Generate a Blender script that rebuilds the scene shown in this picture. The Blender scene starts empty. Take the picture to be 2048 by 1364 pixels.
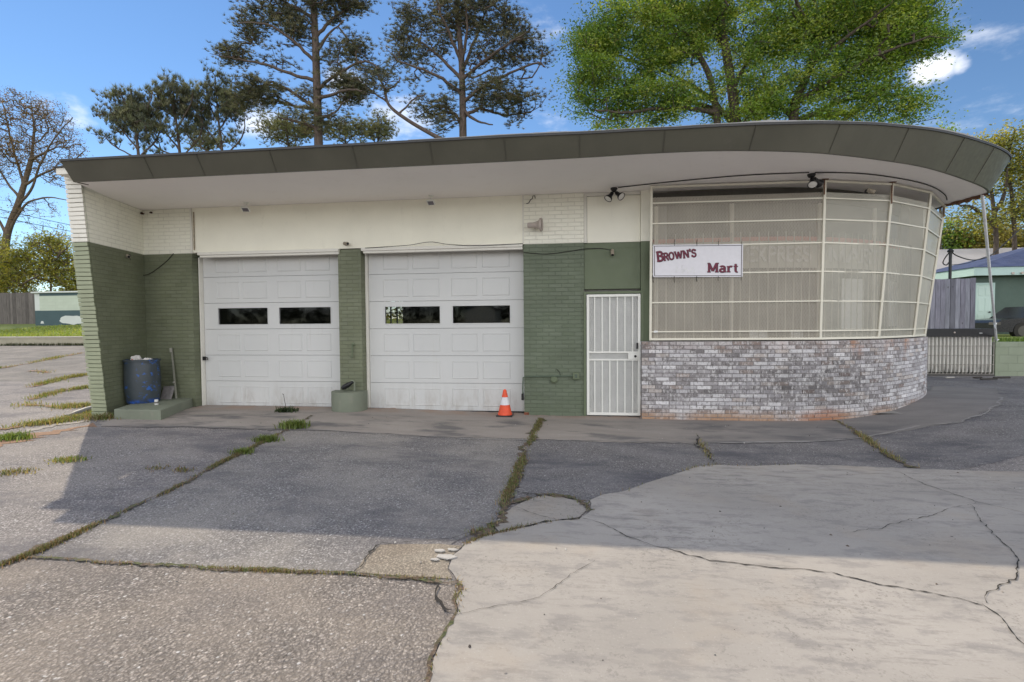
import bpy, math, random
import numpy as np
from mathutils import Vector
rng = np.random.default_rng(7); random.seed(7)
SC = bpy.context.scene; COL = SC.collection
# ------------------------------------------------------------------ camera, sky, sun, exposure
FPX = 1000.0                                   # focal length in pixels of the 2048 px wide photograph
YAW, PITCH, ROLL = math.radians(7.1398), math.radians(-1.8725), math.radians(-0.41773)
EYE = np.array([0.0, -8.4185, 1.4763])
fw = np.array([-math.sin(YAW)*math.cos(PITCH), math.cos(YAW)*math.cos(PITCH), math.sin(PITCH)])
r0 = np.array([math.cos(YAW), math.sin(YAW), 0]); u0 = np.cross(r0, fw)
RGT = math.cos(ROLL)*r0+math.sin(ROLL)*u0; UPV = -math.sin(ROLL)*r0+math.cos(ROLL)*u0
cam_d = bpy.data.cameras.new('camera'); cam = bpy.data.objects.new('camera', cam_d); COL.objects.link(cam)
cam_d.sensor_width = 36; cam_d.lens = 36*FPX/2048; cam_d.clip_end = 3000; cam_d.clip_start = 0.05
from mathutils import Matrix
cam.matrix_world = Matrix(((RGT[0], UPV[0], -fw[0], EYE[0]), (RGT[1], UPV[1], -fw[1], EYE[1]), (RGT[2], UPV[2], -fw[2], EYE[2]), (0, 0, 0, 1)))
SC.camera = cam
SUN_TO = np.array([-0.878, 0.805, 1.0]); SUN_TO /= np.linalg.norm(SUN_TO)
SUN_EL = math.asin(SUN_TO[2]); SUN_AZ = math.atan2(SUN_TO[0], SUN_TO[1])
sun_d = bpy.data.lights.new('sun', 'SUN'); sun_d.energy = 2.3; sun_d.angle = math.radians(0.5); sun_d.color = (1, 0.88, 0.70)
sun = bpy.data.objects.new('sun', sun_d); COL.objects.link(sun)
sun.rotation_euler = Vector(SUN_TO).to_track_quat('Z', 'Y').to_euler()
SC.view_settings.view_transform = 'Standard'; SC.view_settings.look = 'None'
SC.view_settings.exposure = 0.78; SC.view_settings.gamma = 1.0
SC.cycles.max_bounces = 8; SC.cycles.transparent_max_bounces = 12; SC.cycles.diffuse_bounces = 4
SC.cycles.use_denoising = True
def ray(px, py): return fw+RGT*(px-1024)/FPX-UPV*(py-682)/FPX
def atY(px, py, y=0.0):
    d = ray(px, py); return EYE+d*(y-EYE[1])/d[1]
def atZ(px, py, z=0.0):
    d = ray(px, py); return EYE+d*(z-EYE[2])/d[2]
def atX(px, py, x):
    d = ray(px, py); return EYE+d*(x-EYE[0])/d[0]
def sst(a, b, x):
    t = min(1, max(0, (x-a)/(b-a))); return t*t*(3-2*t)
def gz(x, y):                                  # height of the paved ground
    z = -0.065*sst(-4.5, -0.5, x)*sst(-4.8, -2.2, y)+0.145*sst(4.0, 6.9, x)
    if x < -7.0: z += 0.044*max(0.0, y+0.5)*sst(-7.0, -8.0, x) if y < 14 else 0.044*14.5*sst(-7.0, -8.0, x)
    return z
def atG(px, py, it=12):
    z = 0.0
    for _ in range(it):
        P = atZ(px, py, z); z = gz(P[0], P[1])
    return P
# world: clear spring sky and a few small clouds
W = bpy.data.worlds.new('World'); SC.world = W; W.use_nodes = True
wn = W.node_tree; wn.nodes.clear(); wl = wn.links.new
def wnode(t, **k):
    n = wn.nodes.new(t)
    for a, b in k.items(): setattr(n, a, b)
    return n
sky = wnode('ShaderNodeTexSky', sky_type='NISHITA', sun_disc=False, sun_elevation=SUN_EL, sun_rotation=SUN_AZ, altitude=200, air_density=1.0, dust_density=0.0, ozone_density=3.5)
tc = wnode('ShaderNodeTexCoord')
mp = wnode('ShaderNodeMapping'); mp.inputs['Scale'].default_value = (1, 1, 2.2); wl(tc.outputs['Generated'], mp.inputs[0])
nz = wnode('ShaderNodeTexNoise'); nz.inputs['Scale'].default_value = 9; nz.inputs['Detail'].default_value = 7; nz.inputs['Roughness'].default_value = 0.6; wl(mp.outputs[0], nz.inputs['Vector'])
prev = None
for (cx, cy, rad, amt) in [(1885, 136, 0.042, .95), (1855, 142, 0.045, .9), (1915, 132, 0.03, .8), (80, 205, 0.06, .54), (150, 232, 0.05, .52), (690, 165, 0.08, .56), (810, 262, 0.12, .62), (520, 235, 0.10, .48), (1085, 70, 0.10, .5), (330, 300, .12, .4), (1940, 60, 0.2, .30), (1100, 300, .2, .3), (1990, 200, .2, .34)]:
    d = ray(cx, cy); d = d/np.linalg.norm(d)
    vm = wnode('ShaderNodeVectorMath', operation='DISTANCE'); wl(tc.outputs['Generated'], vm.inputs[0]); vm.inputs[1].default_value = d
    mr = wnode('ShaderNodeMapRange', interpolation_type='SMOOTHSTEP'); mr.inputs['From Min'].default_value = rad; mr.inputs['From Max'].default_value = 0
    mr.inputs['To Min'].default_value = 0; mr.inputs['To Max'].default_value = amt; wl(vm.outputs['Value'], mr.inputs['Value'])
    if prev is None: prev = mr.outputs[0]
    else:
        mx = wnode('ShaderNodeMath', operation='MAXIMUM'); wl(prev, mx.inputs[0]); wl(mr.outputs[0], mx.inputs[1]); prev = mx.outputs[0]
add_ = wnode('ShaderNodeMath', operation='MULTIPLY_ADD'); wl(nz.outputs['Fac'], add_.inputs[0]); add_.inputs[1].default_value = 1.3; wl(prev, add_.inputs[2])
cm = wnode('ShaderNodeMapRange', interpolation_type='SMOOTHSTEP'); cm.inputs['From Min'].default_value = 0.95; cm.inputs['From Max'].default_value = 1.5; wl(add_.outputs[0], cm.inputs['Value'])
mulc = wnode('ShaderNodeMath', operation='MULTIPLY'); wl(cm.outputs[0], mulc.inputs[0]); mulc.inputs[1].default_value = 0.9
hsv = wnode('ShaderNodeHueSaturation'); hsv.inputs['Saturation'].default_value = 1.08; hsv.inputs['Value'].default_value = 0.64; wl(sky.outputs[0], hsv.inputs['Color'])
mixc = wnode('ShaderNodeMix', data_type='RGBA'); wl(mulc.outputs[0], mixc.inputs[0]); wl(hsv.outputs[0], mixc.inputs[6]); mixc.inputs[7].default_value = (6.0, 6.1, 6.4, 1)
# unseen cloud bank added behind the camera to fill the shade, brighter low down
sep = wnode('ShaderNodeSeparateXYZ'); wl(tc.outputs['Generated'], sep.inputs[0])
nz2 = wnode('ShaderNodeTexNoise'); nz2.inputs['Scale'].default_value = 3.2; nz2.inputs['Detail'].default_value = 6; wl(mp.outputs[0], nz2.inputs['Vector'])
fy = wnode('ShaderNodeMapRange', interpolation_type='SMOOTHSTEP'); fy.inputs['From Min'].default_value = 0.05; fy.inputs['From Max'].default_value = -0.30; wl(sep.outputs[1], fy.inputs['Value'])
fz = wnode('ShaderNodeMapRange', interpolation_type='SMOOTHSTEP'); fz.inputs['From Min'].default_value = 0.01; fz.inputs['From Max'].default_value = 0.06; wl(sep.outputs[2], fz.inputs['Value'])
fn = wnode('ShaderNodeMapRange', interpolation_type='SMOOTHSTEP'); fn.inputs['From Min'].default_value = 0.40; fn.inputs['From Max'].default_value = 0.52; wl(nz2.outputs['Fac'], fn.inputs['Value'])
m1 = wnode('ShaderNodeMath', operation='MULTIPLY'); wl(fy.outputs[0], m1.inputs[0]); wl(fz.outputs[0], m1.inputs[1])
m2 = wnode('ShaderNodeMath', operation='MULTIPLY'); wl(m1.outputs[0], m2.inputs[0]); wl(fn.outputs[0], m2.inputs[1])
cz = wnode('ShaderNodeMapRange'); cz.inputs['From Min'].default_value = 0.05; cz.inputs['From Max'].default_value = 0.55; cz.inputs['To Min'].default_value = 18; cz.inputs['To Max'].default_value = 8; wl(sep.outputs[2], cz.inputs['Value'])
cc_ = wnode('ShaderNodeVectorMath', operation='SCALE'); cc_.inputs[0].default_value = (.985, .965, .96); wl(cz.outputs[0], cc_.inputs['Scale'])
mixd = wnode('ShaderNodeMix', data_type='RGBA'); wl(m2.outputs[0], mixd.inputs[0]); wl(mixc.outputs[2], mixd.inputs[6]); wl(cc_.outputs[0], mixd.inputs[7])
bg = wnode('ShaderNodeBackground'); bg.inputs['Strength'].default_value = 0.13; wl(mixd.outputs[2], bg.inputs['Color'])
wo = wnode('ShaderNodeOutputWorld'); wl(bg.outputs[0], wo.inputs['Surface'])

# ------------------------------------------------------------------ helpers: meshes
class MB:
    def __init__(s): s.v = []; s.f = []; s.m = []; s.c = []; s.uv = {}
    def face(s, pts, mi=0, col=None, uv=None):
        b = len(s.v); s.v += [tuple(map(float, p)) for p in pts]; s.f.append(tuple(range(b, b+len(pts)))); s.m.append(mi); s.c.append(col)
        if uv is not None: s.uv[len(s.f)-1] = uv
    def box(s, x0, x1, y0, y1, z0, z1, mi=0, col=None):
        s.hexa([(x0, y0, z0), (x1, y0, z0), (x1, y1, z0), (x0, y1, z0), (x0, y0, z1), (x1, y0, z1), (x1, y1, z1), (x0, y1, z1)], mi, col)
    def hexa(s, p, mi=0, col=None):
        b = len(s.v); s.v += [tuple(map(float, q)) for q in p]
        for f in ((0, 3, 2, 1), (4, 5, 6, 7), (0, 1, 5, 4), (1, 2, 6, 5), (2, 3, 7, 6), (3, 0, 4, 7)):
            s.f.append(tuple(b+i for i in f)); s.m.append(mi); s.c.append(col)
    def bar(s, a, b, w, h, up=(0, 0, 1), mi=0, col=None):   # rectangular bar between two points
        a = np.array(a, float); b = np.array(b, float); d = b-a; d /= np.linalg.norm(d)
        up = np.array(up, float); sd = np.cross(d, up)
        if np.linalg.norm(sd) < 1e-4: sd = np.cross(d, (1, 0, 0))
        sd /= np.linalg.norm(sd); up = np.cross(sd, d); sd = sd*w/2; up = up*h/2
        s.hexa([a-sd-up, a+sd-up, b+sd-up, b-sd-up, a-sd+up, a+sd+up, b+sd+up, b-sd+up], mi, col)
    def tube(s, pts, r, n=8, mi=0, cap=True, col=None):
        pts = [np.array(p, float) for p in pts]; rs = r if hasattr(r, '__len__') else [r]*len(pts)
        ref = None; rings = []
        for i, p in enumerate(pts):
            d = pts[min(i+1, len(pts)-1)]-pts[max(i-1, 0)]; d = d/(np.linalg.norm(d)+1e-9)
            if ref is None: ref = np.cross(d, (0.31, 0.2, 0.93)) if abs(d[2]) < .9 else np.cross(d, (1, 0, 0))
            ref = ref-d*(ref@d); ref /= np.linalg.norm(ref)+1e-9; q = np.cross(d, ref)
            b = len(s.v)
            for k in range(n):
                a = 2*math.pi*k/n; s.v.append(tuple(p+rs[i]*(math.cos(a)*ref+math.sin(a)*q)))
            rings.append(b)
        for i in range(len(rings)-1):
            for k in range(n):
                k2 = (k+1) % n
                s.f.append((rings[i]+k, rings[i]+k2, rings[i+1]+k2, rings[i+1]+k)); s.m.append(mi); s.c.append(col)
        if cap:
            s.f.append(tuple(rings[0]+k for k in reversed(range(n)))); s.m.append(mi); s.c.append(col)
            s.f.append(tuple(rings[-1]+k for k in range(n))); s.m.append(mi); s.c.append(col)
    def lathe(s, prof, o, ax=(0, 0, 1), n=24, mi=0, cap=True, arc=None):
        ax = np.array(ax, float); ax /= np.linalg.norm(ax); e = np.cross(ax, (0, 1, 0)) if abs(ax[1]) < .9 else np.cross(ax, (1, 0, 0))
        e /= np.linalg.norm(e); q = np.cross(ax, e); o = np.array(o, float); rings = []
        for (r, h) in prof:
            rings.append(len(s.v))
            for k in range(n):
                a = 2*math.pi*k/n; s.v.append(tuple(o+ax*h+r*(math.cos(a)*e+math.sin(a)*q)))
        for i in range(len(rings)-1):
            for k in range(n):
                k2 = (k+1) % n; s.f.append((rings[i]+k, rings[i]+k2, rings[i+1]+k2, rings[i+1]+k)); s.m.append(mi); s.c.append(None)
        if cap:
            s.f.append(tuple(rings[0]+k for k in reversed(range(n)))); s.m.append(mi); s.c.append(None)
            s.f.append(tuple(rings[-1]+k for k in range(n))); s.m.append(mi); s.c.append(None)
    def prism(s, poly, off, mi=0):              # polygon swept by a vector
        off = np.array(off, float); P = [np.array(p, float) for p in poly]; Q = [p+off for p in P]; n = len(P)
        s.face(P[::-1], mi); s.face(Q, mi)
        for i in range(n): s.face([P[i], P[(i+1) % n], Q[(i+1) % n], Q[i]], mi)
    def build(s, name, mats, parent=None, smooth=False, bevel=0, loc=None):
        me = bpy.data.meshes.new(name); me.from_pydata(s.v, [], s.f)
        if not isinstance(mats, (list, tuple)): mats = [mats]
        for m in mats: me.materials.append(m)
        me.polygons.foreach_set('material_index', s.m)
        uvl = me.uv_layers.new(name='UVMap')
        for p in me.polygons:
            if p.index in s.uv:
                for li, t in zip(p.loop_indices, s.uv[p.index]): uvl.data[li].uv = t
                continue
            nx, ny, nz_ = abs(p.normal[0]), abs(p.normal[1]), abs(p.normal[2])
            for li in p.loop_indices:
                co = me.vertices[me.loops[li].vertex_index].co
                uvl.data[li].uv = (co.x, co.y) if nz_ > max(nx, ny) else ((co.y, co.z) if nx > ny else (co.x, co.z))
        if any(c is not None for c in s.c):
            ca = me.color_attributes.new('Col', 'FLOAT_COLOR', 'CORNER')
            for p in me.polygons:
                c = s.c[p.index] or (1, 1, 1)
                for li in p.loop_indices: ca.data[li].color = (c[0], c[1], c[2], 1)
        if smooth:
            me.polygons.foreach_set('use_smooth', [True]*len(me.polygons))
            me.set_sharp_from_angle(angle=math.radians(40))
        me.update()
        o = bpy.data.objects.new(name, me); COL.objects.link(o)
        if parent is not None: o.parent = parent; o.matrix_parent_inverse = Matrix.Translation(parent.location).inverted()
        if bevel:
            b = o.modifiers.new('bevel', 'BEVEL'); b.width = bevel; b.segments = 2; b.limit_method = 'ANGLE'
        if loc is not None: o.location = loc
        return o
def tag(o, label, cat, group=None, kind=None):
    if label: o['label'] = label
    if cat: o['category'] = cat
    if group: o['group'] = group
    if kind: o['kind'] = kind
    return o
def thing(name, label, cat, loc, group=None):
    o = bpy.data.objects.new(name, None); COL.objects.link(o); o.location = tuple(map(float, loc)); o.empty_display_size = .2
    return tag(o, label, cat, group)
def copy_thing(o, parent=None):
    c = o.copy(); COL.objects.link(c)
    if parent is not None: c.parent = parent
    for ch in o.children: copy_thing(ch, c)
    return c
def struct(o): o['kind'] = 'structure'; return o
def arrays_mesh(name, V, F, mat, cols=None, parent=None, smooth=False, n=4):
    me = bpy.data.meshes.new(name); V = np.asarray(V, np.float32).reshape(-1, 3); F = np.asarray(F, np.int32).reshape(-1, n)
    me.vertices.add(len(V)); me.vertices.foreach_set('co', V.ravel())
    me.loops.add(F.size); me.loops.foreach_set('vertex_index', F.ravel())
    me.polygons.add(len(F)); me.polygons.foreach_set('loop_start', np.arange(len(F), dtype=np.int32)*n)
    me.update(calc_edges=True)
    if cols is not None:
        ca = me.color_attributes.new('Col', 'FLOAT_COLOR', 'POINT')
        ca.data.foreach_set('color', np.c_[np.asarray(cols, np.float32), np.ones(len(V), np.float32)].ravel())
    if smooth: me.polygons.foreach_set('use_smooth', [True]*len(F))
    me.materials.append(mat); me.validate()
    o = bpy.data.objects.new(name, me); COL.objects.link(o)
    if parent is not None: o.parent = parent; o.matrix_parent_inverse = Matrix.Translation(parent.location).inverted()
    return o

# ------------------------------------------------------------------ helpers: materials
class NT:
    def __init__(s, name):
        s.mat = bpy.data.materials.new(name); s.mat.use_nodes = True; s.t = s.mat.node_tree; s.t.nodes.clear()
        s.out = s.t.nodes.new('ShaderNodeOutputMaterial'); s.b = s.n('ShaderNodeBsdfPrincipled'); s.l(s.b.outputs[0], s.out.inputs[0])
        s.tc = s.n('ShaderNodeTexCoord')
    def l(s, a, b): s.t.links.new(a, b)
    def n(s, t, props=None, **ins):
        n = s.t.nodes.new(t)
        for k, v in (props or {}).items(): setattr(n, k, v)
        for k, v in ins.items():
            i = n.inputs[int(k[1:])] if k[0] == 'i' and k[1:].isdigit() else n.inputs[k]
            if isinstance(v, bpy.types.NodeSocket): s.l(v, i)
            else: i.default_value = v
        return n
    def noise(s, vec, scale, detail=4, rough=.55): return s.n('ShaderNodeTexNoise', Vector=vec, Scale=scale, Detail=detail, Roughness=rough).outputs['Fac']
    def ramp(s, fac, stops, interp='LINEAR'):
        r = s.n('ShaderNodeValToRGB', i0=fac); r.color_ramp.interpolation = interp; e = r.color_ramp.elements
        while len(e) < len(stops): e.new(0.5)
        for k, (p, c) in enumerate(stops):
            e[k].position = p; e[k].color = (c, c, c, 1) if not hasattr(c, '__len__') else (*c[:3], 1)
        return r.outputs[0]
    def mix(s, fac, a, b, mode='MIX'):
        n = s.n('ShaderNodeMix', dict(data_type='RGBA', blend_type=mode)); 
        for i, v in ((0, fac), (6, a), (7, b)):
            if isinstance(v, bpy.types.NodeSocket): s.l(v, n.inputs[i])
            else: n.inputs[i].default_value = v if i == 0 else (*v[:3], 1)
        return n.outputs[2]
    def math(s, op, a, b=0.0, c=0.0): return s.n('ShaderNodeMath', dict(operation=op), i0=a, i1=b, i2=c).outputs[0]
    def remap(s, x, a, b, lo=0., hi=1.): return s.n('ShaderNodeMapRange', dict(interpolation_type='SMOOTHSTEP'), Value=x, i1=a, i2=b, i3=lo, i4=hi).outputs[0]
    def map(s, vec, scale=(1, 1, 1), rot=(0, 0, 0)): return s.n('ShaderNodeMapping', Vector=vec, Scale=scale, Rotation=rot).outputs[0]
    def bump(s, h, strength=.3, dist=.01, nrm=None):
        b = s.n('ShaderNodeBump', Height=h, Strength=strength, Distance=dist)
        if nrm is not None: s.l(nrm, b.inputs['Normal'])
        return b.outputs[0]
    def set(s, color=None, rough=None, normal=None, **k):
        for nm, v in (('Base Color', color), ('Roughness', rough), ('Normal', normal)):
            if v is None: continue
            if isinstance(v, bpy.types.NodeSocket): s.l(v, s.b.inputs[nm])
            else: s.b.inputs[nm].default_value = (*v, 1) if nm == 'Base Color' else v
        for nm, v in k.items(): s.b.inputs[nm.replace('_', ' ')].default_value = v
        return s.mat
def paint(name, c, var=.12, rough=.65, brick=None, bump=.25, dirt=.25, dirtc=(.16, .13, .10), metal=0, scale=1.5, stripes=0, spec=.35):
    N = NT(name); P = N.tc.outputs['Object']; U = N.tc.outputs['UV']
    a = N.noise(P, scale, 6); b = N.noise(P, 14, 5)
    lo = tuple(x*(1-var) for x in c); hi = tuple(min(1, x*(1+var)) for x in c)
    col = N.ramp(a, [(.25, lo), (.75, hi)])
    d = N.remap(N.math('ADD', N.noise(N.map(P, (3.0, 3.0, .7)), 2.2, 8, .7), N.math('MULTIPLY', b, .35)), .72, 1.02)
    col = N.mix(N.math('MULTIPLY', d, dirt), col, dirtc)
    h = N.noise(P, 60, 4)
    nrm = N.bump(h, bump*.5, .004)
    if brick:
        bw, bh = brick
        wob = N.n('ShaderNodeVectorMath', dict(operation='MULTIPLY_ADD'), i0=N.n('ShaderNodeTexNoise', Vector=U, Scale=7., Detail=3.).outputs['Color'], i1=(.008, .008, 0), i2=U).outputs[0]
        br = N.n('ShaderNodeTexBrick', Vector=wob, Scale=1., i5=.009, i6=.35, i8=bw, i9=bh) if False else N.n('ShaderNodeTexBrick')
        if not br.inputs['Vector'].is_linked: N.l(wob, br.inputs['Vector'])
        br.inputs['Scale'].default_value = 1.; br.inputs['Mortar Size'].default_value = .007; br.inputs['Mortar Smooth'].default_value = .6
        br.inputs['Brick Width'].default_value = bw; br.inputs['Row Height'].default_value = bh; br.inputs['Bias'].default_value = 0
        br.inputs['Color1'].default_value = (.0, .0, .0, 1); br.inputs['Color2'].default_value = (1, 1, 1, 1); br.inputs['Mortar'].default_value = (.5, .5, .5, 1)
        col = N.mix(N.math('MULTIPLY', br.outputs['Fac'], N.remap(N.noise(P, 3.1, 3), .3, .7, .08, .34)), col, tuple(x*.35 for x in c))
        col = N.mix(.045, col, N.mix(.5, col, br.outputs['Color']), 'MIX')
        hh = N.math('SUBTRACT', N.math('MULTIPLY', br.outputs['Color'], .12), br.outputs['Fac'])
        nrm = N.bump(hh, .75, .007, nrm)
    if stripes:
        w = N.n('ShaderNodeTexWave', dict(wave_type='BANDS', bands_direction='X'), Vector=P, Scale=stripes, Distortion=.3, Detail=1.).outputs['Fac']
        nrm = N.bump(w, .25, .004, nrm)
    r = N.ramp(b, [(.3, max(0, rough-.1)), (.7, min(1, rough+.1))])
    return N.set(col, r, nrm, Metallic=metal, Specular_IOR_Level=spec)
def plain(name, c, rough=.5, metal=0, var=.1, spec=.4):
    N = NT(name); P = N.tc.outputs['Object']
    col = N.ramp(N.noise(P, 18, 5), [(.3, tuple(x*(1-var) for x in c)), (.7, tuple(min(1, x*(1+var)) for x in c))])
    return N.set(col, rough, N.bump(N.noise(P, 90, 3), .12, .002), Metallic=metal, Specular_IOR_Level=spec)
# ------------------------------------------------------------------ materials
CREAM = (.87, .855, .74); GREEN = (.158, .174, .108); GREENB = (.124, .152, .10)
m_cream = paint('cream_paint', CREAM, .05, .6, (.215, .0675), dirt=.25)
m_green = paint('green_paint', GREEN, .2, .6, (.215, .0675), dirt=.26, dirtc=(.2, .22, .17))
m_green2 = paint('green_paint_cool', GREENB, .2, .55, (.215, .0675), dirt=.24, dirtc=(.16, .2, .17))
m_wing_c = paint('wing_cream', (.78, .76, .68), .06, .6, None, dirt=.25)
m_wing_g_lit = paint('wing_green_lit', (.33, .36, .245), .12, .6, None, dirt=.3, dirtc=(.2, .2, .13))  # front edge green lightened: glow from the bright ground put into the colour
m_greenflat = paint('green_panel', (.128, .158, .095), .08, .5, None, .12, dirt=.1)
m_creamflat = paint('cream_panel', (.87, .85, .735), .04, .6, None, .12, dirt=.12)
m_header = paint('cream_header', (.88, .86, .735), .05, .6, None, .12, dirt=.15, stripes=9)
m_trim = paint('white_trim', (.74, .72, .65), .05, .45, None, .1, dirt=.3)
def door_mat():
    N = NT('door_white'); P = N.tc.outputs['Object']; z = N.n('ShaderNodeSeparateXYZ', i0=P).outputs[2]
    c = N.ramp(N.noise(P, .8, 5), [(.3, (.575, .582, .57)), (.7, (.62, .625, .61))])
    g = N.math('MULTIPLY', N.remap(z, .55, -.05), N.remap(N.noise(N.map(P, (2.2, 1, .8)), 3.2, 7, .7), .42, .70)); c = N.mix(N.math('MULTIPLY', g, .5), c, (.33, .29, .24))
    s = N.math('MULTIPLY', N.remap(N.noise(N.map(P, (7, 1, .35)), 3, 6, .7), .56, .74), N.remap(N.noise(P, 1.1, 3), .4, .65)); c = N.mix(N.math('MULTIPLY', s, .22), c, (.40, .36, .30))
    t = N.remap(N.noise(P, 37, 4, .6), .70, .75); c = N.mix(N.math('MULTIPLY', t, .25), c, (.3, .27, .24))
    tp = N.remap(z, 2.4, 2.8); c = N.mix(N.math('MULTIPLY', tp, .18), c, (.5, .42, .33))
    return N.set(c, .45, N.bump(N.noise(P, 2.2, 3), .12, .02, N.bump(N.noise(P, 60, 3), .05, .003)), Specular_IOR_Level=.35)
m_door = door_mat()
m_soffit = paint('soffit_paint', (.93, .89, .86), .04, .75, None, .1, dirt=.22, dirtc=(.52, .47, .41), scale=.5)
m_fascia = paint('fascia_metal', (.088, .085, .065), .18, .45, None, .1, dirt=.25, dirtc=(.16, .14, .12), scale=1.1)
m_rooftop = paint('roof_membrane', (.30, .30, .30), .2, .8, None, .3)
m_seam = plain('fascia_seam', (.070, .067, .052), .6)
m_flash = plain('roof_flashing', (.05, .05, .05), .6)
m_white = paint('white_metal', (.78, .78, .73), .04, .4, None, .06, dirt=.12)
m_frame = paint('screen_bar', (.74, .71, .60), .05, .45, None, .08, dirt=.2, dirtc=(.35, .2, .1))
m_rust = plain('rusty_steel', (.17, .085, .05), .85, var=.4)
m_black = plain('black_plastic', (.014, .014, .015), .4)
m_dark = plain('dark_recess', (.09, .085, .075), .7)
m_interior = plain('interior_wall', (.28, .27, .25), .9)
m_seal = plain('rubber_seal', (.025, .023, .02), .8)
m_steel = plain('galvanised_steel', (.62, .64, .68), .28, .85)
m_wire = plain('wire_black', (.02, .018, .016), .6)
m_lens = plain('lamp_lens', (.72, .70, .66), .25)
m_horn = plain('speaker_grey', (.46, .40, .36), .6)
m_pinkst = paint('pink_stripe', (.62, .22, .18), .1, .6, None, .05)
m_band = paint('sign_band', (.64, .63, .54), .06, .6, None, .05)
m_letter = paint('raised_letter', (.80, .79, .74), .04, .5, None, .05)
m_paper = plain('poster_paper', (.82, .83, .80), .7, var=.05)
m_signw = plain('sign_white', (.74, .73, .77), .4, var=.03)
m_maroon = plain('sign_maroon', (.16, .022, .05), .5)
m_signk = plain('sign_black', (.02, .012, .016), .5)
m_ghost = plain('sign_ghost', (.72, .715, .735), .6)
def glass(name, tint, refl=1.5, opaque=None):
    N = NT(name); t = N.t; t.nodes.remove(N.b)
    tr = N.n('ShaderNodeBsdfTransparent', Color=(*tint, 1)); gl = N.n('ShaderNodeBsdfGlossy', Color=(.9, .93, .95, 1) if not opaque else (.45, .46, .45, 1), Roughness=.03 if not opaque else .3)
    base = tr.outputs[0]
    if opaque:
        df = N.n('ShaderNodeBsdfDiffuse', Color=N.ramp(N.noise(N.map(N.tc.outputs['Object'], (1, 1, .35)), 2.5, 6), [(.3, tuple(x*.7 for x in opaque[0])), (.7, tuple(x*1.1 for x in opaque[0]))]))
        base = N.n('ShaderNodeMixShader', i0=opaque[1], i1=base, i2=df.outputs[0]).outputs[0]
    fr = N.n('ShaderNodeFresnel', IOR=refl)
    mx = N.n('ShaderNodeMixShader', i0=fr.outputs[0], i1=base, i2=gl.outputs[0]); N.l(mx.outputs[0], N.out.inputs[0])
    return N.mat
m_pane = glass('door_glass', (.42, .42, .44), 1.5)
m_shopglass = glass('shop_glass', (.5, .5, .48), 1.5, ((.24, .235, .20), .72))
def mesh_mat(name, c, cover, w, h):                # expanded metal: diamond strands, open between
    N = NT(name); U = N.tc.outputs['UV']; sx = N.n('ShaderNodeSeparateXYZ', i0=U)
    a = N.math('ADD', N.math('DIVIDE', sx.outputs[0], w), N.math('DIVIDE', sx.outputs[1], h))
    b = N.math('SUBTRACT', N.math('DIVIDE', sx.outputs[0], w), N.math('DIVIDE', sx.outputs[1], h))
    def tri(q): return N.math('ABSOLUTE', N.math('SUBTRACT', N.math('FRACT', q), .5))
    g = N.math('MINIMUM', tri(a), tri(b))
    k = (1-math.sqrt(1-cover))/2
    lt = N.math('LESS_THAN', g, k)
    P = N.tc.outputs['Object']
    col = N.ramp(N.noise(P, 3, 5), [(.3, tuple(x*.85 for x in c)), (.7, c)])
    col = N.mix(N.math('MULTIPLY', N.remap(N.noise(P, 5, 8, .7), .62, .8), .5), col, (.3, .2, .12))
    tr = N.n('ShaderNodeBsdfTransparent'); N.set(col, .6)
    mx = N.n('ShaderNodeMixShader', i0=lt, i1=tr.outputs[0], i2=N.b.outputs[0]); N.l(mx.outputs[0], N.out.inputs[0])
    return N.mat
m_mesh = mesh_mat('expanded_mesh', (.53, .485, .405), .56, .042, .020)
m_mesh2 = mesh_mat('expanded_mesh_fine', (.58, .555, .47), .60, .030, .016)
m_mesh3 = mesh_mat('expanded_mesh_dense', (.50, .48, .40), .93, .030, .016)
m_doormesh = mesh_mat('door_mesh', (.72, .72, .69), .45, .030, .016)
def brick_tumbled():
    N = NT('tumbled_brick'); P = N.tc.outputs['Object']
    c = N.n('ShaderNodeAttribute', dict(attribute_name='Col')).outputs['Color']
    n1 = N.noise(P, 17, 6, .65); n2 = N.noise(P, 6, 5)
    n1 = N.noise(N.map(P, (1.5, 1.5, .9)), 15, 7, .72); lime = N.remap(N.math('ADD', N.math('MULTIPLY', n1, .8), N.math('MULTIPLY', n2, .28)), .53, .62)
    c = N.mix(N.math('MULTIPLY', lime, .66), c, (.63, .615, .61))
    drk = N.remap(N.noise(N.map(P, (1.7, 1.7, .8)), 19, 6, .75), .53, .60)
    c = N.mix(N.math('MULTIPLY', drk, .7), c, (.12, .11, .105))
    sp = N.n('ShaderNodeSeparateXYZ', i0=P)
    low = N.math('MULTIPLY', N.remap(sp.outputs[2], .16, -.06), N.remap(N.noise(P, 1.4, 4), .30, .62))
    c = N.mix(N.math('MULTIPLY', low, .85), c, (.38, .22, .12))
    e = N.remap(N.n('ShaderNodeVectorMath', dict(operation='DISTANCE'), i0=N.map(P, (1, 1, 3)), i1=(3.85, -.1, -.05)).outputs['Value'], .6, .1)
    c = N.mix(N.math('MULTIPLY', e, .6), c, (.36, .14, .07))
    top = N.math('MULTIPLY', N.remap(sp.outputs[2], .82, 1.2), N.remap(N.noise(N.map(P, (1, 1, .25)), 2.6, 5), .52, .68))
    c = N.mix(N.math('MULTIPLY', top, N.remap(sp.outputs[0], 2.8, 5.2, .12, .85)), c, (.45, .20, .09))
    return N.set(c, .85, N.bump(N.noise(P, 45, 6, .7), .5, .006), Specular_IOR_Level=.25)
m_brick = brick_tumbled()
m_mortar = plain('brick_mortar', (.24, .225, .22), .95, var=.25)

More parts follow.
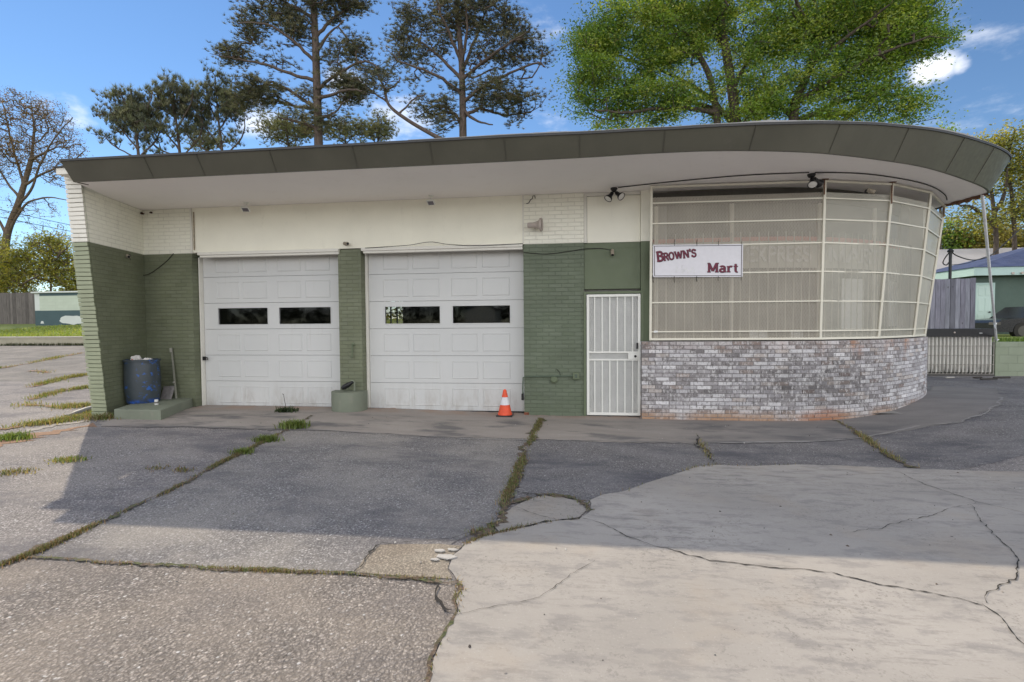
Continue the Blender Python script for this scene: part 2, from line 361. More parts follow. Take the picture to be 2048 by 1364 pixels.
# ------------------------------------------------------------------ the service station
ZS = 3.647; ZP = 2.825; YD = 0.22
st = thing('service_station', 'low white and green brick service station, flat roof curving round its right end', 'building', (-1, 3, 0))
def two_tone(name, mb, mats): return mb.build(name, mats, st)
def split_wall(mb, p, q, z0=-.3, z1=ZS, y=None):   # vertical wall sheet from plan point p to q, paint line at ZP
    (x0, y0), (x1, y1) = p, q; L = math.hypot(x1-x0, y1-y0)
    for za, zb, mi in ((z0, ZP, 0), (ZP, z1, 1)):
        mb.face([(x0, y0, za), (x1, y1, za), (x1, y1, zb), (x0, y0, zb)], mi, uv=[(0, za), (L, za), (L, zb), (0, zb)])
XL = -7.937
xa = atY(386, 600)[0]                      # right edge of the left brick wall
w = MB(); split_wall(w, (XL, 0), (xa, 0)); split_wall(w, (xa, 0), (xa, YD+.2))
w.build('brick_wall', [m_green, m_cream], st)
# wing wall: leans forward towards its top, courses stand proud on its front edge
wi_t, wi_b = np.array([-7.545, -1.50, ZS]), np.array([-7.655, -1.09, -.05])
wi_m = wi_b+(wi_t-wi_b)*(ZP+.05)/(ZS+.05)
back = np.array([XL, 0, 0])
L = 1.55; w = MB()
w.face([(XL, 0, -.05), wi_b, wi_m, (XL, 0, ZP)][::-1], 0, uv=[(0, ZP), (L, ZP), (L*.8, 0), (0, 0)][0:4])
w.face([(XL, 0, ZP), wi_m, wi_t, (XL, 0, ZS)][::-1], 1, uv=[(0, ZS), (L, ZS), (L, ZP), (0, ZP)])
thk = .285
def wing_in(z): return wi_b+(wi_t-wi_b)*(z+.05)/(ZS+.05)
zt = 4.0
o_b = wing_in(-.05)+(-thk, 0.03, 0); o_t = wing_in(3.9)+(-thk, .03, 0)
# outer face and the hidden front backing
w.face([wing_in(-.05)+(0, .02, 0), o_b, o_t, wing_in(3.9)+(0, .02, 0)][::-1], 0)
w.face([o_b, (XL-thk, .3, -.05), (XL-thk, .3, 3.9), o_t][::-1], 1)
wing_o = w.build('wing_wall', [m_green, m_cream], st)
w = MB(); z = -.05; r = random.Random(3)
while z < 3.84:
    h = .0655; g = .008; a = wing_in(z+g); b = wing_in(z+h)
    jx, jy, jo = r.uniform(-.004, .004), r.uniform(-.006, .006), r.uniform(-.006, .006)
    mi = 0 if z+h/2 < ZP else 1
    if mi == 1: jx *= .5; jy *= .4
    sg = .006*math.sin(z*9)
    w.hexa([a+(-thk+jo, jy-.012, sg), a+(jx, jy-.012, 0), a+(jx-.035, .1, 0), a+(-thk+jo, .1, sg), b+(-thk+jo, jy-.012, sg), b+(jx, jy-.012, 0), b+(jx-.035, .1, 0), b+(-thk+jo, .1, sg)], mi)
    z += h+g*.15
w.build('wing_brick_edge', [m_wing_g_lit, m_wing_c], wing_o, bevel=.004)
# middle pier and the right-hand brick wall
xp0, xp1 = atY(680, 620)[0]-.02, atY(723, 620)[0]
w = MB()
w.box(xp0, xp1, 0, YD+.2, -.3, ZP-.005, 0)
w.build('pier', m_green, st)
xr0, xr1 = atY(1047.5, 620)[0], atY(1168, 620)[0]
w = MB(); split_wall(w, (xr0, 0), (xr1, 0)); split_wall(w, (xr0, YD+.2), (xr0, 0)); split_wall(w, (xr1, 0), (xr1, .1))
w.build('brick_wall', [m_green2, m_cream], st)
w = MB(); w.box(xa+.03, xr0-.012, .004, .03, ZP+.012, ZS-.002); w.build('header_panel', m_header, st)
w = MB(); w.box(xa-.012, xa+.024, -.012, .02, ZP, ZS-.003); hb = w.build('header_trim', m_trim, st, bevel=.003)
w = MB(); w.box(xr0-.012, xr0+.012, -.012, .02, ZP, ZS-.003); w.build('header_trim', m_trim, st, bevel=.003)
# door heads
for px0, px1, py0, py1 in ((395, 677.5, 505.5, 496.7), (722, 1046, 494.6, 489)):
    a = atY(px0, py0, -.05); b = atY(px1, py1, -.05); z = ZP
    w = MB(); w.box(a[0], b[0]-.01, -.06, .05, z-.045, z+.008); w.box(a[0]+.03, b[0]-.012, -.035, .05, z-.085, z-.046)
    w.build('door_head_moulding', m_trim, st, bevel=.004)
# sectional garage doors
def garage_door(px_l, px_r, full_w, zb):
    xl = atY(px_l, 700, YD)[0]; xr = atY(px_r, 700, YD)[0]; Wd = full_w
    d = MB(); nsec = 6; H = (ZP-.03-zb)+.08; hs = .487
    cuts = [(.095, .262), (.288, .462), (.537, .703), (.733, .905)]; wins = [(.105, .462), (.545, .905)]
    door = None; z0 = zb; tops = []
    for k in range(nsec):
        z1 = min(z0+hs, ZP-.02); ins = []
        d.box(xl, xl+Wd, YD, YD+.045, z0, z1-.006) if k == 3 and False else None
        if k == 3:
            ww = [(xl+a*Wd, xl+b*Wd) for a, b in wins]; za, zb2 = z0+.085, z1-.10
            xs = [xl, ww[0][0], ww[0][1], ww[1][0], ww[1][1], xl+Wd]
            d.box(xl, xl+Wd, YD, YD+.045, z0, za); d.box(xl, xl+Wd, YD, YD+.045, zb2, z1-.006)
            for i in (0, 2, 4): d.box(xs[i], xs[i+1], YD, YD+.045, za, zb2)
            wz = (za, zb2, ww)
        else:
            d.box(xl, xl+Wd, YD, YD+.045, z0, z1-.006)
            for a, b in cuts:                       # pressed rectangles: a raised rim round a field
                x0, x1 = xl+a*Wd, xl+b*Wd; za, zb2 = z0+.075, min(z0+hs-.095, z1-.02)
                if zb2-za < .1: continue
                o, i2 = .0, .024
                P = [(x0, za), (x1, za), (x1, zb2), (x0, zb2)]; Q = [(x0+i2, za+i2), (x1-i2, za+i2), (x1-i2, zb2-i2), (x0+i2, zb2-i2)]
                M_ = [((p[0]+q[0])/2, (p[1]+q[1])/2) for p, q in zip(P, Q)]
                for e in range(4):
                    f = (e+1) % 4
                    d.face([(P[e][0], YD-.0005, P[e][1]), (P[f][0], YD-.0005, P[f][1]), (M_[f][0], YD-.009, M_[f][1]), (M_[e][0], YD-.009, M_[e][1])])
                    d.face([(M_[e][0], YD-.009, M_[e][1]), (M_[f][0], YD-.009, M_[f][1]), (Q[f][0], YD-.0035, Q[f][1]), (Q[e][0], YD-.0035, Q[e][1])])
                d.face([(q[0], YD-.0035, q[1]) for q in Q])
        z0 = z1
        if z0 >= ZP-.03: break
    door = d.build('garage_door', m_door, st)
    za, zb2, ww = wz
    for x0, x1 in ww:
        g = MB(); g.face([(x0, YD+.018, za), (x1, YD+.018, za), (x1, YD+.018, zb2), (x0, YD+.018, zb2)]); p = g.build('window_pane', m_pane, door)
        f = MB(); t = .018
        f.box(x0-t, x1+t, YD-.008, YD+.012, za-t, za); f.box(x0-t, x1+t, YD-.008, YD+.012, zb2, zb2+t); f.box(x0-t, x0, YD-.008, YD+.012, za, zb2); f.box(x1, x1+t, YD-.008, YD+.012, za, zb2)
        f.build('window_frame', m_door, door, bevel=.003)
    s = MB(); s.box(xl, xl+Wd, YD+.01, YD+.05, zb-.035, zb-.001); s.build('bottom_seal', m_seal, door)
    return door, xl
zb1 = atY(415, 812.5, YD)[2]; zb2_ = atY(900, 820.5, YD)[2]
gd1, gx1 = garage_door(410.5, 680, 2.78, zb1)
gd2, gx2 = garage_door(740, 1050, atY(1050, 700, YD)[0]-atY(740, 700, YD)[0]+.01, zb2_)
w = MB(); w.box(xa+.005, gx1-.006, YD-.06, YD+.05, zb1-.06, ZP-.05); w.box(gx1-.03, gx1-.004, YD-.085, YD-.06, zb1, ZP-.06); w.build('door_jamb', m_trim, st, bevel=.003)
w = MB(); w.box(xp1+.005, gx2-.006, YD-.06, YD+.05, zb2_-.06, ZP-.05); w.build('door_jamb', m_trim, st, bevel=.003)
a = atY(413, 716, YD-.03); w = MB(); w.box(a[0]-.03, a[0]+.01, YD-.09, YD-.05, a[2]-.04, a[2]+.03); w.tube([a+(0.01, -.03, .0), a+(.05, -.05, .02), a+(.07, -.05, -.02), a+(.045, -.05, -.03)], .008, 6); w.build('latch', m_black, gd1)
a = atY(430, 818, YD-.06); w = MB(); w.tube([a+(-.005, 0, .03), a+(0, -.05, -.02), a+(.05, -.06, -.02), a+(.09, -.05, -.012)], .006, 6); w.build('pull_loop', m_steel, gd1)
# entrance bay
xe0, xe1 = xr1, atY(1298, 600)[0]
xd0, xd1 = atY(1173, 700)[0], atY(1281, 700)[0]; zd1 = atY(1228, 588)[2]; zd0 = -.05
w = MB(); w.box(xe0+.003, xd1+.0, .03, .07, 2.055, ZP-.1); w.build('transom_panel', m_greenflat, st, bevel=.004)
w = MB(); w.box(xe0+.003, xd1+.0, .055, .075, ZP-.1, ZP-.003); w.build('transom_recess', m_greenflat, st)
w = MB(); w.box(xe0+.055, xd1-.0, .04, .07, ZP, ZS-.06); w.build('upper_panel', m_creamflat, st, bevel=.003)
w = MB(); w.box(xe0+.003, xe0+.05, .02, .07, ZP, ZS-.003); w.box(xe0+.05, xd1, .02, .07, ZS-.055, ZS-.003); w.build('upper_panel_trim', m_trim, st, bevel=.003)
w = MB()
for za, zb, mi in ((-.3, ZP, 0), (ZP, ZS, 1)): w.box(xd1+.003, xe1+.05, .0, .3, za, zb-.002, mi)
w.build('pilaster', [m_greenflat, m_creamflat], st)
w = MB(); t = .045
w.box(xd0-t, xd0-.004, -.03, .05, -.3, zd1+t); w.box(xd1+.004, xd1+t, -.03, -.002, -.3, zd1+t); w.box(xd0-.003, xd1+.003, -.03, .05, zd1+.004, zd1+t)
w.build('door_frame', m_greenflat, st, bevel=.004)
sd = MB(); t = .042; y0, y1 = -.03, .0
x0, x1, z0, z1 = xd0+.004, xd1-.004, zd0+.012, zd1-.004
sd.box(x0, x0+t, y0, y1, z0, z1); sd.box(x1-t, x1, y0, y1, z0, z1); sd.box(x0+t, x1-t, y0, y1, z0, z0+t); sd.box(x0+t, x1-t, y0, y1, z1-t, z1)
zm = atY(1228, 712)[2]; sd.box(x0+t, x1-t, y0, y1, zm+.05, zm+.075); sd.box(x0+t, x1-t, y0, y1, zm-.075, zm-.05)
sdo = sd.build('security_door', m_white, st, bevel=.003)
for k in range(6):
    xx = x0+t+(x1-x0-2*t)*(k+.72)/6.4; bb = MB()
    for za, zb in ((z0+t, zm-.075), (zm+.075, z1-t)):
        n = int((zb-za)/.03)
        bb.box(xx-.008, xx+.008, y0+.006, y1-.006, za, zb)
        for q in range(n): bb.box(xx-.011, xx+.011, y0+.003, y0+.02, za+q*.03, za+q*.03+.014)
    bb.build('door_bar', m_white, sdo)
g = MB(); g.face([(x0+t, -.006, z0+t), (x1-t, -.006, z0+t), (x1-t, -.006, z1-t), (x0+t, -.006, z1-t)]); g.build('door_mesh', m_doormesh, sdo)
g = MB(); g.box(x1-.2, x1-.005, y0-.012, y0-.002, zm-.05, zm+.05); g.box(x1-.02, x1+.015, y0-.02, y0-.002, zm-.09, zm+.11); lk = g.build('lock_plate', m_white, sdo, bevel=.003)
g = MB(); g.lathe([(.018, 0), (.02, .02), (.012, .03)], (x1-.085, y0-.012, zm), (0, -1, 0), 12); g.build('lock', m_black, sdo); g = MB(); g.box(x1-.065, x1-.04, y0-.02, y0-.003, zm+.12, zm+.22); g.build('handle', m_black, sdo)
g = MB(); g.box(xd0, xd1, .07, .1, -.06, zd1)
for za, zb in ((.18, .72), (.95, 1.36), (1.5, 1.86)):
    for k in range(2):
        xx0 = xd0+.12+k*.36; g.box(xx0, xx0+.3, .058, .072, za, zb)
g.build('inner_door', paint('inner_door_paint', (.55, .56, .54), .06, .5, None, .05), st)

# curved brick base and the leaning screen above it
BASE = np.array([(1.07, -.2), (2.3, -.225), (3.35, -.18), (4.0, -.03), (4.5, .16), (5.15, .52), (5.85, 1.10), (6.42, 1.70), (6.76, 2.14)])
def spline(P, n=12):
    P = np.asarray(P, float); out = []
    Q = np.vstack([2*P[0]-P[1], P, 2*P[-1]-P[-2]])
    for i in range(1, len(Q)-2):
        for k in range(n):
            t = k/n; a, b, c, d = Q[i-1], Q[i], Q[i+1], Q[i+2]
            out.append(.5*((2*b)+(-a+c)*t+(2*a-5*b+4*c-d)*t*t+(-a+3*b-3*c+d)*t**3))
    out.append(P[-1]); return np.array(out)
class Curve:
    def __init__(s, P, n=12):
        s.P = spline(P, n); s.L = np.r_[0, np.cumsum(np.linalg.norm(np.diff(s.P, axis=0), axis=1))]; s.len = s.L[-1]
    def at(s, u):
        u = np.clip(u, 0, s.len); p = np.array([np.interp(u, s.L, s.P[:, 0]), np.interp(u, s.L, s.P[:, 1])])
        e = .06; a = np.array([np.interp(max(0, u-e), s.L, s.P[:, 0]), np.interp(max(0, u-e), s.L, s.P[:, 1])]); b = np.array([np.interp(min(s.len, u+e), s.L, s.P[:, 0]), np.interp(min(s.len, u+e), s.L, s.P[:, 1])])
        t = (b-a)/np.linalg.norm(b-a); return p, t, np.array([t[1], -t[0]])   # point, tangent, outward normal
    def off(s, u, d):
        p, t, n = s.at(u); return p+n*d
    def hit(s, px, d=0):                               # where the vertical plane through image column px meets the curve
        r_ = ray(px, 660)[:2]; best = None
        for u in np.linspace(0, s.len, 800):
            q = s.off(u, d)-EYE[:2]; c = abs(q[0]*r_[1]-q[1]*r_[0])
            if best is None or c < best[0]: best = (c, u)
        return best[1]
BC = Curve(BASE)
ZB = 1.195; rows = 20; rh = (ZB+.075)/rows; bl = .213
PAL = [(.20, .19, .195), (.27, .255, .26), (.36, .345, .355), (.46, .445, .465), (.58, .57, .59), (.70, .69, .70), (.31, .255, .23), (.48, .43, .40), (.24, .19, .175)]
PW = np.array([2.4, 3.4, 4, 4, 3.4, 2.8, 1.2, 1.5, .7]); PW /= PW.sum()
w = MB()
for k in range(rows+1):
    z0 = -.075+k*rh-(.0 if k else 0); z1 = z0+rh-.010
    if z1 > ZB+.01: break
    u = -(bl/2 if k % 2 else 0); 
    zone = .5+.5*math.sin(k*1.7)
    while u < BC.len-.02:
        a, b = max(0, u+.005), min(BC.len, u+bl-.005)
        if b-a > .03:
            dj = rng.uniform(-.003, .004)
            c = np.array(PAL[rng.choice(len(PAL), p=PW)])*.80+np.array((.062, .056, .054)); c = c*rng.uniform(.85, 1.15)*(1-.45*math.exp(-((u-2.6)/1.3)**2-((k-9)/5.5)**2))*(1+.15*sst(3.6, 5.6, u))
            if k in (0, 1) : c = c*.7+np.array((.46, .38, .31))*.3
            if k >= rows-2: c = c*.7+np.array((.33, .24, .2))*.3
            (pa, _, na), (pb, _, nb) = BC.at(a), BC.at(b)
            q = [pa+na*dj, pb+nb*dj, pb-nb*.08, pa-na*.08]; zz = rng.uniform(-.0015, .0015)
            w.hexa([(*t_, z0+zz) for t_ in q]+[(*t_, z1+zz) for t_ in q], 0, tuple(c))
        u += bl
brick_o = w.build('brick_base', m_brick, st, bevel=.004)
w = MB(); us = np.linspace(0, BC.len, 60)
for i in range(59):
    a, b = BC.off(us[i], -.009), BC.off(us[i+1], -.009); c, d = BC.off(us[i+1], -.2), BC.off(us[i], -.2)
    w.hexa([(*q, -.3) for q in (a, b, c, d)]+[(*q, ZB-.006) for q in (a, b, c, d)])
p, t, n = BC.at(0); w.box(p[0]+.004, p[0]+.02, p[1]+.004, .1, -.3, ZB-.02)
w.build('brick_mortar', m_mortar, brick_o)
w = MB()
for k in range(rows):                                  # short return of the base at the door side
    z0 = -.075+k*rh; z1 = z0+rh-.010; c = np.array(PAL[rng.choice(len(PAL), p=PW)])
    w.box(p[0]-.001, p[0]+.1, p[1]+.10, 0.0, z0, z1, 0, tuple(c))
w.build('brick_return', m_brick, brick_o)
# right side wall running back from the end of the curve
w = MB(); e = BASE[-1]
w.box(e[0]-.25, e[0]-.01, e[1]+.03, 8.0, -.3, 3.85); w.build('side_wall', m_creamflat, st)
w = MB(); q = [BC.off(BC.len-.16, -.09), BC.off(BC.len, -.09), BC.off(BC.len, -.7), BC.off(BC.len-.16, -.7)]; w.hexa([(*p_, ZB-.1) for p_ in q]+[(*p_, ZS-.004) for p_ in q]); w.build('window_end_pier', m_creamflat, st)
# screen: posts at the panel joints, each panel a flat sheet leaning out at its top
TOPX = [(1303, 372), (1650, 360), (1785, 366), (1862, 383), (1889, 410)]
TOP = [atZ(x, y, 3.63) for x, y in TOPX]
BOT = []
for px in (1301, 1641, 1757, 1827, 1856):
    u = BC.hit(px, -.05); q = BC.off(u, -.05); BOT.append(np.array([q[0], q[1], ZB+.012]))
scr = MB()
sc_o = None
def sp(i, t, z):                                       # point on panel i, t along, z up
    k = (z-BOT[0][2])/(3.63-BOT[0][2]); a = BOT[i]+(TOP[i]-BOT[i])*k; b = BOT[i+1]+(TOP[i+1]-BOT[i+1])*k
    q = a+(b-a)*t; q[2] = z; return q
BZ = [3.365, 3.05, 2.70, 2.265, 1.81, 1.345]
for i in range(5): scr.bar(BOT[i], TOP[i]+(0, 0, 0.0), .036, .036, (0, -1, 0))
for i in range(4):
    scr.bar(sp(i, .0, 3.61), sp(i, 1, 3.61), .032, .032); scr.bar(sp(i, 0, ZB+.028), sp(i, 1, ZB+.028), .034, .034)
screen = scr.build('window_screen', m_frame, st, bevel=.004)
for z in BZ:
    w = MB()
    for i in range(4): w.bar(sp(i, .004, z), sp(i, .996, z), .018, .02)
    w.build('screen_bar', m_frame, screen)
for i in range(4):
    w = MB(); zt = 3.455
    a, b, c, d = sp(i, 0, ZB+.03), sp(i, 1, ZB+.03), sp(i, 1, zt), sp(i, 0, zt)
    n = np.cross(b-a, d-a); n /= np.linalg.norm(n); o = -n*.014 if n[1] < 0 else n*.014
    Lb = np.linalg.norm(b-a); Lt = np.linalg.norm(c-d); H = np.linalg.norm(d-a)
    w.face([a+o, b+o, c+o, d+o], uv=[(0, 0), (Lb, 0), (Lb+(Lt-Lb)/2, H), (-(Lt-Lb)/2, H)])
    w.build('mesh_panel', m_mesh if i == 0 else (m_mesh3 if i == 3 else m_mesh2), screen)
# small rust plates where the posts meet the soffit
for i in (1, 2, 4):
    w = MB(); w.box(TOP[i][0]-.045, TOP[i][0]+.045, TOP[i][1]-.025, TOP[i][1]+.025, 3.634, 3.643); w.bar(TOP[i]-(0.014, 0.012, .22+.1*(i == 2)), TOP[i]-(.014, .012, .0), .013, .016); w.build('rust_plate', m_rust, screen)
# shop window behind the screen
WO = -.34
def wc(u, z, d=0): q = BC.off(u, WO+d); return np.array([q[0], q[1], z])
uw = np.linspace(.1, BC.len-.95, 26)
w = MB()
for i in range(25): w.face([wc(uw[i], ZB), wc(uw[i+1], ZB), wc(uw[i+1], ZS), wc(uw[i], ZS)])
win = w.build('shop_window', m_shopglass, st)
w = MB()
for i in range(25):
    for z0, z1, d in ((3.40, 3.62, .03),):
        a, b, c, e_ = wc(uw[i], z0, d), wc(uw[i+1], z0, d), wc(uw[i+1], z0, -.03), wc(uw[i], z0, -.03)
        w.hexa([a, b, c, e_]+[q+(0, 0, z1-z0) for q in (a, b, c, e_)])
w.build('window_head', m_dark, win)
w = MB(); ux_ = np.linspace(BC.len-.95, BC.len-.1, 6)
for i in range(5):
    a, b, c, d_ = BC.off(ux_[i], -.30), BC.off(ux_[i+1], -.30), BC.off(ux_[i+1], -.38), BC.off(ux_[i], -.38)
    w.hexa([(*q, ZB-.02) for q in (a, b, c, d_)]+[(*q, ZS-.004) for q in (a, b, c, d_)])
w.build('end_panel', paint('taupe_panel', (.36, .34, .28), .12, .7, None, .1), win)
us_p = [BC.hit(px, WO) for px in (1312, 1461, 1634, 1742, 1836)]
for u in us_p: w = MB(); w.bar(wc(u, ZB, .02), wc(u, 3.4, .02), .055, .05, (0, -1, 0)); w.build('mullion', m_frame, win)
zA, zB_, zC = 2.86, 2.79, 2.36
for nm, z0, z1, m_, d in (('sign_stripe', zB_+.002, zA, m_pinkst, .035), ('sign_band', zC, zB_, m_band, .03)):
    w = MB()
    for i in range(25):
        a, b, c, e_ = wc(uw[i], z0, d), wc(uw[i+1], z0, d), wc(uw[i+1], z0, .012), wc(uw[i], z0, .012)
        w.hexa([a, b, c, e_]+[q+(0, 0, z1-z0) for q in (a, b, c, e_)])
    w.build(nm, m_, win)
# pale bars in front of the glass
m_wbar = paint('window_bar_paint', (.47, .45, .39), .1, .5, None, .05, dirt=.4)
nb = 44
for k in range(nb):
    u = .12+(BC.len-.24)*k/(nb-1)
    w = MB(); q0, q1 = wc(u, ZB+.02, .085), wc(u, 2.93, .085); w.bar(q0, q1, .012, .012, (0, -1, 0)); w.build('window_bar', m_wbar, win)
for pa, pb, z0, z1 in ((1681, 1724, 1.36, 2.2), (1776, 1803, 1.40, 2.2), (1497, 1604, 1.215, 1.36)):
    ua, ub = BC.hit(pa, WO), BC.hit(pb, WO); w = MB(); a, b = wc(ua, z0, .02), wc(ub, z0, .02); c = wc(ub, z0, .006); e_ = wc(ua, z0, .006)
    w.hexa([a, b, c, e_]+[q+(0, 0, z1-z0) for q in (a, b, c, e_)]); w.build('poster', m_paper, win)
# stroke letters -------------------------------------------------
def arc(cx, cy, rx, ry, a0, a1, n=10): return [(cx+rx*math.cos(math.radians(a0+(a1-a0)*k/n)), cy+ry*math.sin(math.radians(a0+(a1-a0)*k/n))) for k in range(n+1)]
GL = {
 'E': (.6, [[(.1, 0), (.1, 1)], [(.1, .95), (.55, .95)], [(.1, .5), (.48, .5)], [(.1, .05), (.56, .05)]]),
 'X': (.7, [[(.05, 0), (.62, 1)], [(.62, 0), (.05, 1)]]),
 'P': (.6, [[(.1, 0), (.1, 1)], [(.1, .95), (.35, .95)]+arc(.35, .72, .2, .23, 90, -90)+[(.1, .49)]]),
 'R': (.66, [[(.1, 0), (.1, 1)], [(.1, .95), (.35, .95)]+arc(.35, .73, .2, .22, 90, -90)+[(.1, .51)], [(.34, .5), (.6, 0)]]),
 'S': (.6, [arc(.3, .74, .22, .21, 35, 270, 12)+arc(.3, .28, .25, .24, 90, -145, 12)]),
 'M': (.9, [[(.1, 0), (.1, 1)], [(.1, .97), (.44, .08)], [(.44, .08), (.78, .97)], [(.78, 1), (.78, 0)]]),
 'A': (.75, [[(.04, 0), (.36, 1)], [(.36, 1), (.68, 0)], [(.17, .33), (.55, .33)]]),
 'T': (.62, [[(.31, 0), (.31, 1)], [(.02, .95), (.6, .95)]]),
 'B': (.68, [[(.13, 0), (.13, 1)], [(.13, .95), (.36, .95)]+arc(.36, .745, .2, .205, 90, -90)+[(.13, .54)], [(.36, .54)]+arc(.36, .295, .24, .245, 90, -90)+[(.13, .05)], [(.0, .03), (.3, .03)], [(.0, .97), (.3, .97)]]),
 'r_': (.66, [[(.13, 0), (.13, 1)], [(.13, .95), (.35, .95)]+arc(.35, .73, .2, .22, 90, -90)+[(.13, .51)], [(.34, .5), (.6, .04)], [(.0, .04), (.28, .04)], [(.5, .04), (.7, .04)], [(.0, .96), (.2, .96)]]),
 'O': (.78, [arc(.38, .5, .29, .44, 0, 360, 22)]),
 'W': (1.08, [[(.1, .96), (.32, .04)], [(.32, .04), (.53, .92)], [(.53, .92), (.74, .04)], [(.74, .04), (.96, .96)], [(-.03, .96), (.24, .96)], [(.84, .96), (1.08, .96)]]),
 'N': (.86, [[(.14, 0), (.14, 1)], [(.14, .97), (.68, .04)], [(.68, 0), (.68, 1)], [(.0, .04), (.28, .04)], [(-.02, .96), (.18, .96)], [(.54, .96), (.82, .96)]]),
 "'": (.26, [[(.13, 1.1), (.08, .72)]]),
 's_': (.6, [arc(.3, .74, .2, .2, 40, 270, 12)+arc(.3, .28, .23, .24, 90, -145, 12), [(.5, .72), (.5, .96)], [(.08, .04), (.08, .3)]]),
 'M_': (1.04, [[(.15, 0), (.15, 1)], [(.16, .97), (.48, .12)], [(.48, .12), (.8, .97)], [(.83, 1), (.83, 0)], [(.0, .04), (.3, .04)], [(.68, .04), (1.0, .04)], [(.02, .96), (.2, .96)], [(.78, .96), (1.0, .96)]]),
 'a': (.66, [arc(.28, .46, .2, .19, 150, 0, 8)+[(.48, .08)], arc(.28, .2, .2, .17, 60, 340, 14), [(.44, .04), (.62, .04)]]),
 'r': (.58, [[(.16, 0), (.16, .64)], arc(.36, .42, .2, .2, 170, 50, 8), [(.0, .04), (.34, .04)], [(.02, .61), (.16, .61)]]),
 't': (.46, [[(.2, .88), (.2, .2)]+arc(.32, .18, .12, .14, 180, 300, 6), [(.03, .62), (.4, .62)]]),
}
def letter(mb, g, X, h, wd, dy=0, depth=.01, mi=0):     # X maps letter units to world; strokes are mitred ribbons with thickness
    adv, strokes = GL[g]
    for j, S in enumerate(strokes):
        S = [np.array(p, float) for p in S]; Ls, Rs = [], []
        w_ = wd*(.62 if g in ("B", "r_", "W", "N", "s_", "M_", "a", "r", "t") and len(S) == 2 and abs(S[0][1]-S[1][1]) < .02 else 1)
        for i, p in enumerate(S):
            a = S[max(0, i-1)]; b = S[min(len(S)-1, i+1)]; t = b-a; t /= np.linalg.norm(t)+1e-9; n_ = np.array([-t[1], t[0]])*w_/2
            Ls.append(p+n_); Rs.append(p-n_)
        e = depth+j*.0006
        for i in range(len(S)-1):
            q = [Ls[i], Rs[i], Rs[i+1], Ls[i+1]]
            F = [X(*z_, e) for z_ in q]; Bk = [X(*z_, 0) for z_ in q]
            mb.face(F, mi)
            for c in ((0, 1), (2, 3), (1, 2), (3, 0)): mb.face([F[c[0]], Bk[c[0]], Bk[c[1]], F[c[1]]], mi)
    return adv
w = MB(); hL = .235; z0 = 2.46
for txt, pxa, pxb in (('EXPRESS', 1489, 1616), ('MART', 1651, 1748)):
    ua, ub = BC.hit(pxa, WO), BC.hit(pxb, WO); tot = sum(GL[c][0] for c in txt); sc = (ub-ua)/tot; u = ua
    for c in txt:
        letter(w, c, lambda x, y, e, u=u: wc(u+x*sc, z0+y*hL, .031+e), 1, .17, depth=.02); u += GL[c][0]*sc
w.build('sign_lettering', m_letter, win)
# interiors
w = MB()
w.face([(XL, .3, .0), (6.5, .3, .0), (6.5, 8, .0), (XL, 8, .0)][::1]); w.build('interior_floor', m_interior, st)
a = atY(768, 612, 7.9); b = atY(806, 634, 7.9); bx0, bx1, bz0, bz1 = a[0], b[0], 1.45, 2.35
w = MB()
w.box(XL-.2, bx0, 7.9, 8.1, -.3, 3.9); w.box(bx1, 6.75, 7.9, 8.1, -.3, 3.9); w.box(bx0, bx1, 7.9, 8.1, -.3, bz0); w.box(bx0, bx1, 7.9, 8.1, bz1, 3.9)
w.build('back_wall', m_interior, st)
w = MB()
for k in range(4): w.box(bx0+(bx1-bx0)*k/3-.02, bx0+(bx1-bx0)*k/3+.02, 7.92, 7.97, bz0, bz1)
for k in range(3): w.box(bx0, bx1, 7.93, 7.96, bz0+(bz1-bz0)*k/2-.02, bz0+(bz1-bz0)*k/2+.02)
w.build('back_window', m_trim, st)
w = MB(); w.box(.1, .25, .35, 7.9, -.3, 3.6); w.box(1.0, 6.5, 3.5, 3.6, -.3, 3.6); w.box(XL-.2, XL, .02, 7.9, -.3, 3.85); w.build('partition', m_interior, st)
w = MB(); w.box(xa, xr0, .06, .28, ZP+.02, ZS-.01); w.box(xe0, xe1+.3, .11, .3, ZP-.8, ZS-.01); w.build('lintel', m_interior, st)

# roof -----------------------------------------------------------
EAVE = [(-7.36, -1.80), (-4, -1.80), (-1.5, -1.80), (.14, -1.81), (.95, -1.845), (1.87, -1.81), (2.84, -1.62), (3.56, -1.36), (4.38, -.97), (4.88, -.69), (5.48, -.27), (6.15, .25), (6.6, .63), (6.86, .90), (6.95, 1.06)]
EC = Curve(EAVE, 10); LEAN, ZT = .17, 3.945
ue = np.r_[np.linspace(0, 7.2, 12), np.linspace(7.3, EC.len, 70)]
def e_b(u): q = EC.at(u)[0]; return np.array([q[0], q[1], ZS])
DZU = [0, 6.6, 8.6, 9.25, 9.9, 10.57, 11.23, 11.9, 12.56, 13.2, 13.9, 14.5, 15.2]; DZV = [-.05, -.055, -.085, -.07, -.04, 0, .05, .08, .105, .13, .16, .175, .18]
def e_t(u, d=0, z=ZT):
    q, t, n = EC.at(u); q = q+n*(LEAN+d+.07*sst(10.5, 14.5, u)); z = z+float(np.interp(u, DZU, DZV))
    k = sst(.6, 0, u); return np.array([q[0]-.02*k, q[1], z])
w = MB()
pts = [(XL-.1, .0, ZS), (XL-.1, 8, ZS), (6.87, 8, ZS), (6.87, 1.9, ZS), (6.91, 1.36, ZS)]+[tuple(e_b(u)) for u in ue[::-1]]
w.face(pts[::-1]); soff = w.build('soffit', m_soffit, st)
w = MB()
for i in range(len(ue)-1): w.face([e_b(ue[i])-(0, 0, .012), e_b(ue[i+1])-(0, 0, .012), e_t(ue[i+1]), e_t(ue[i])])
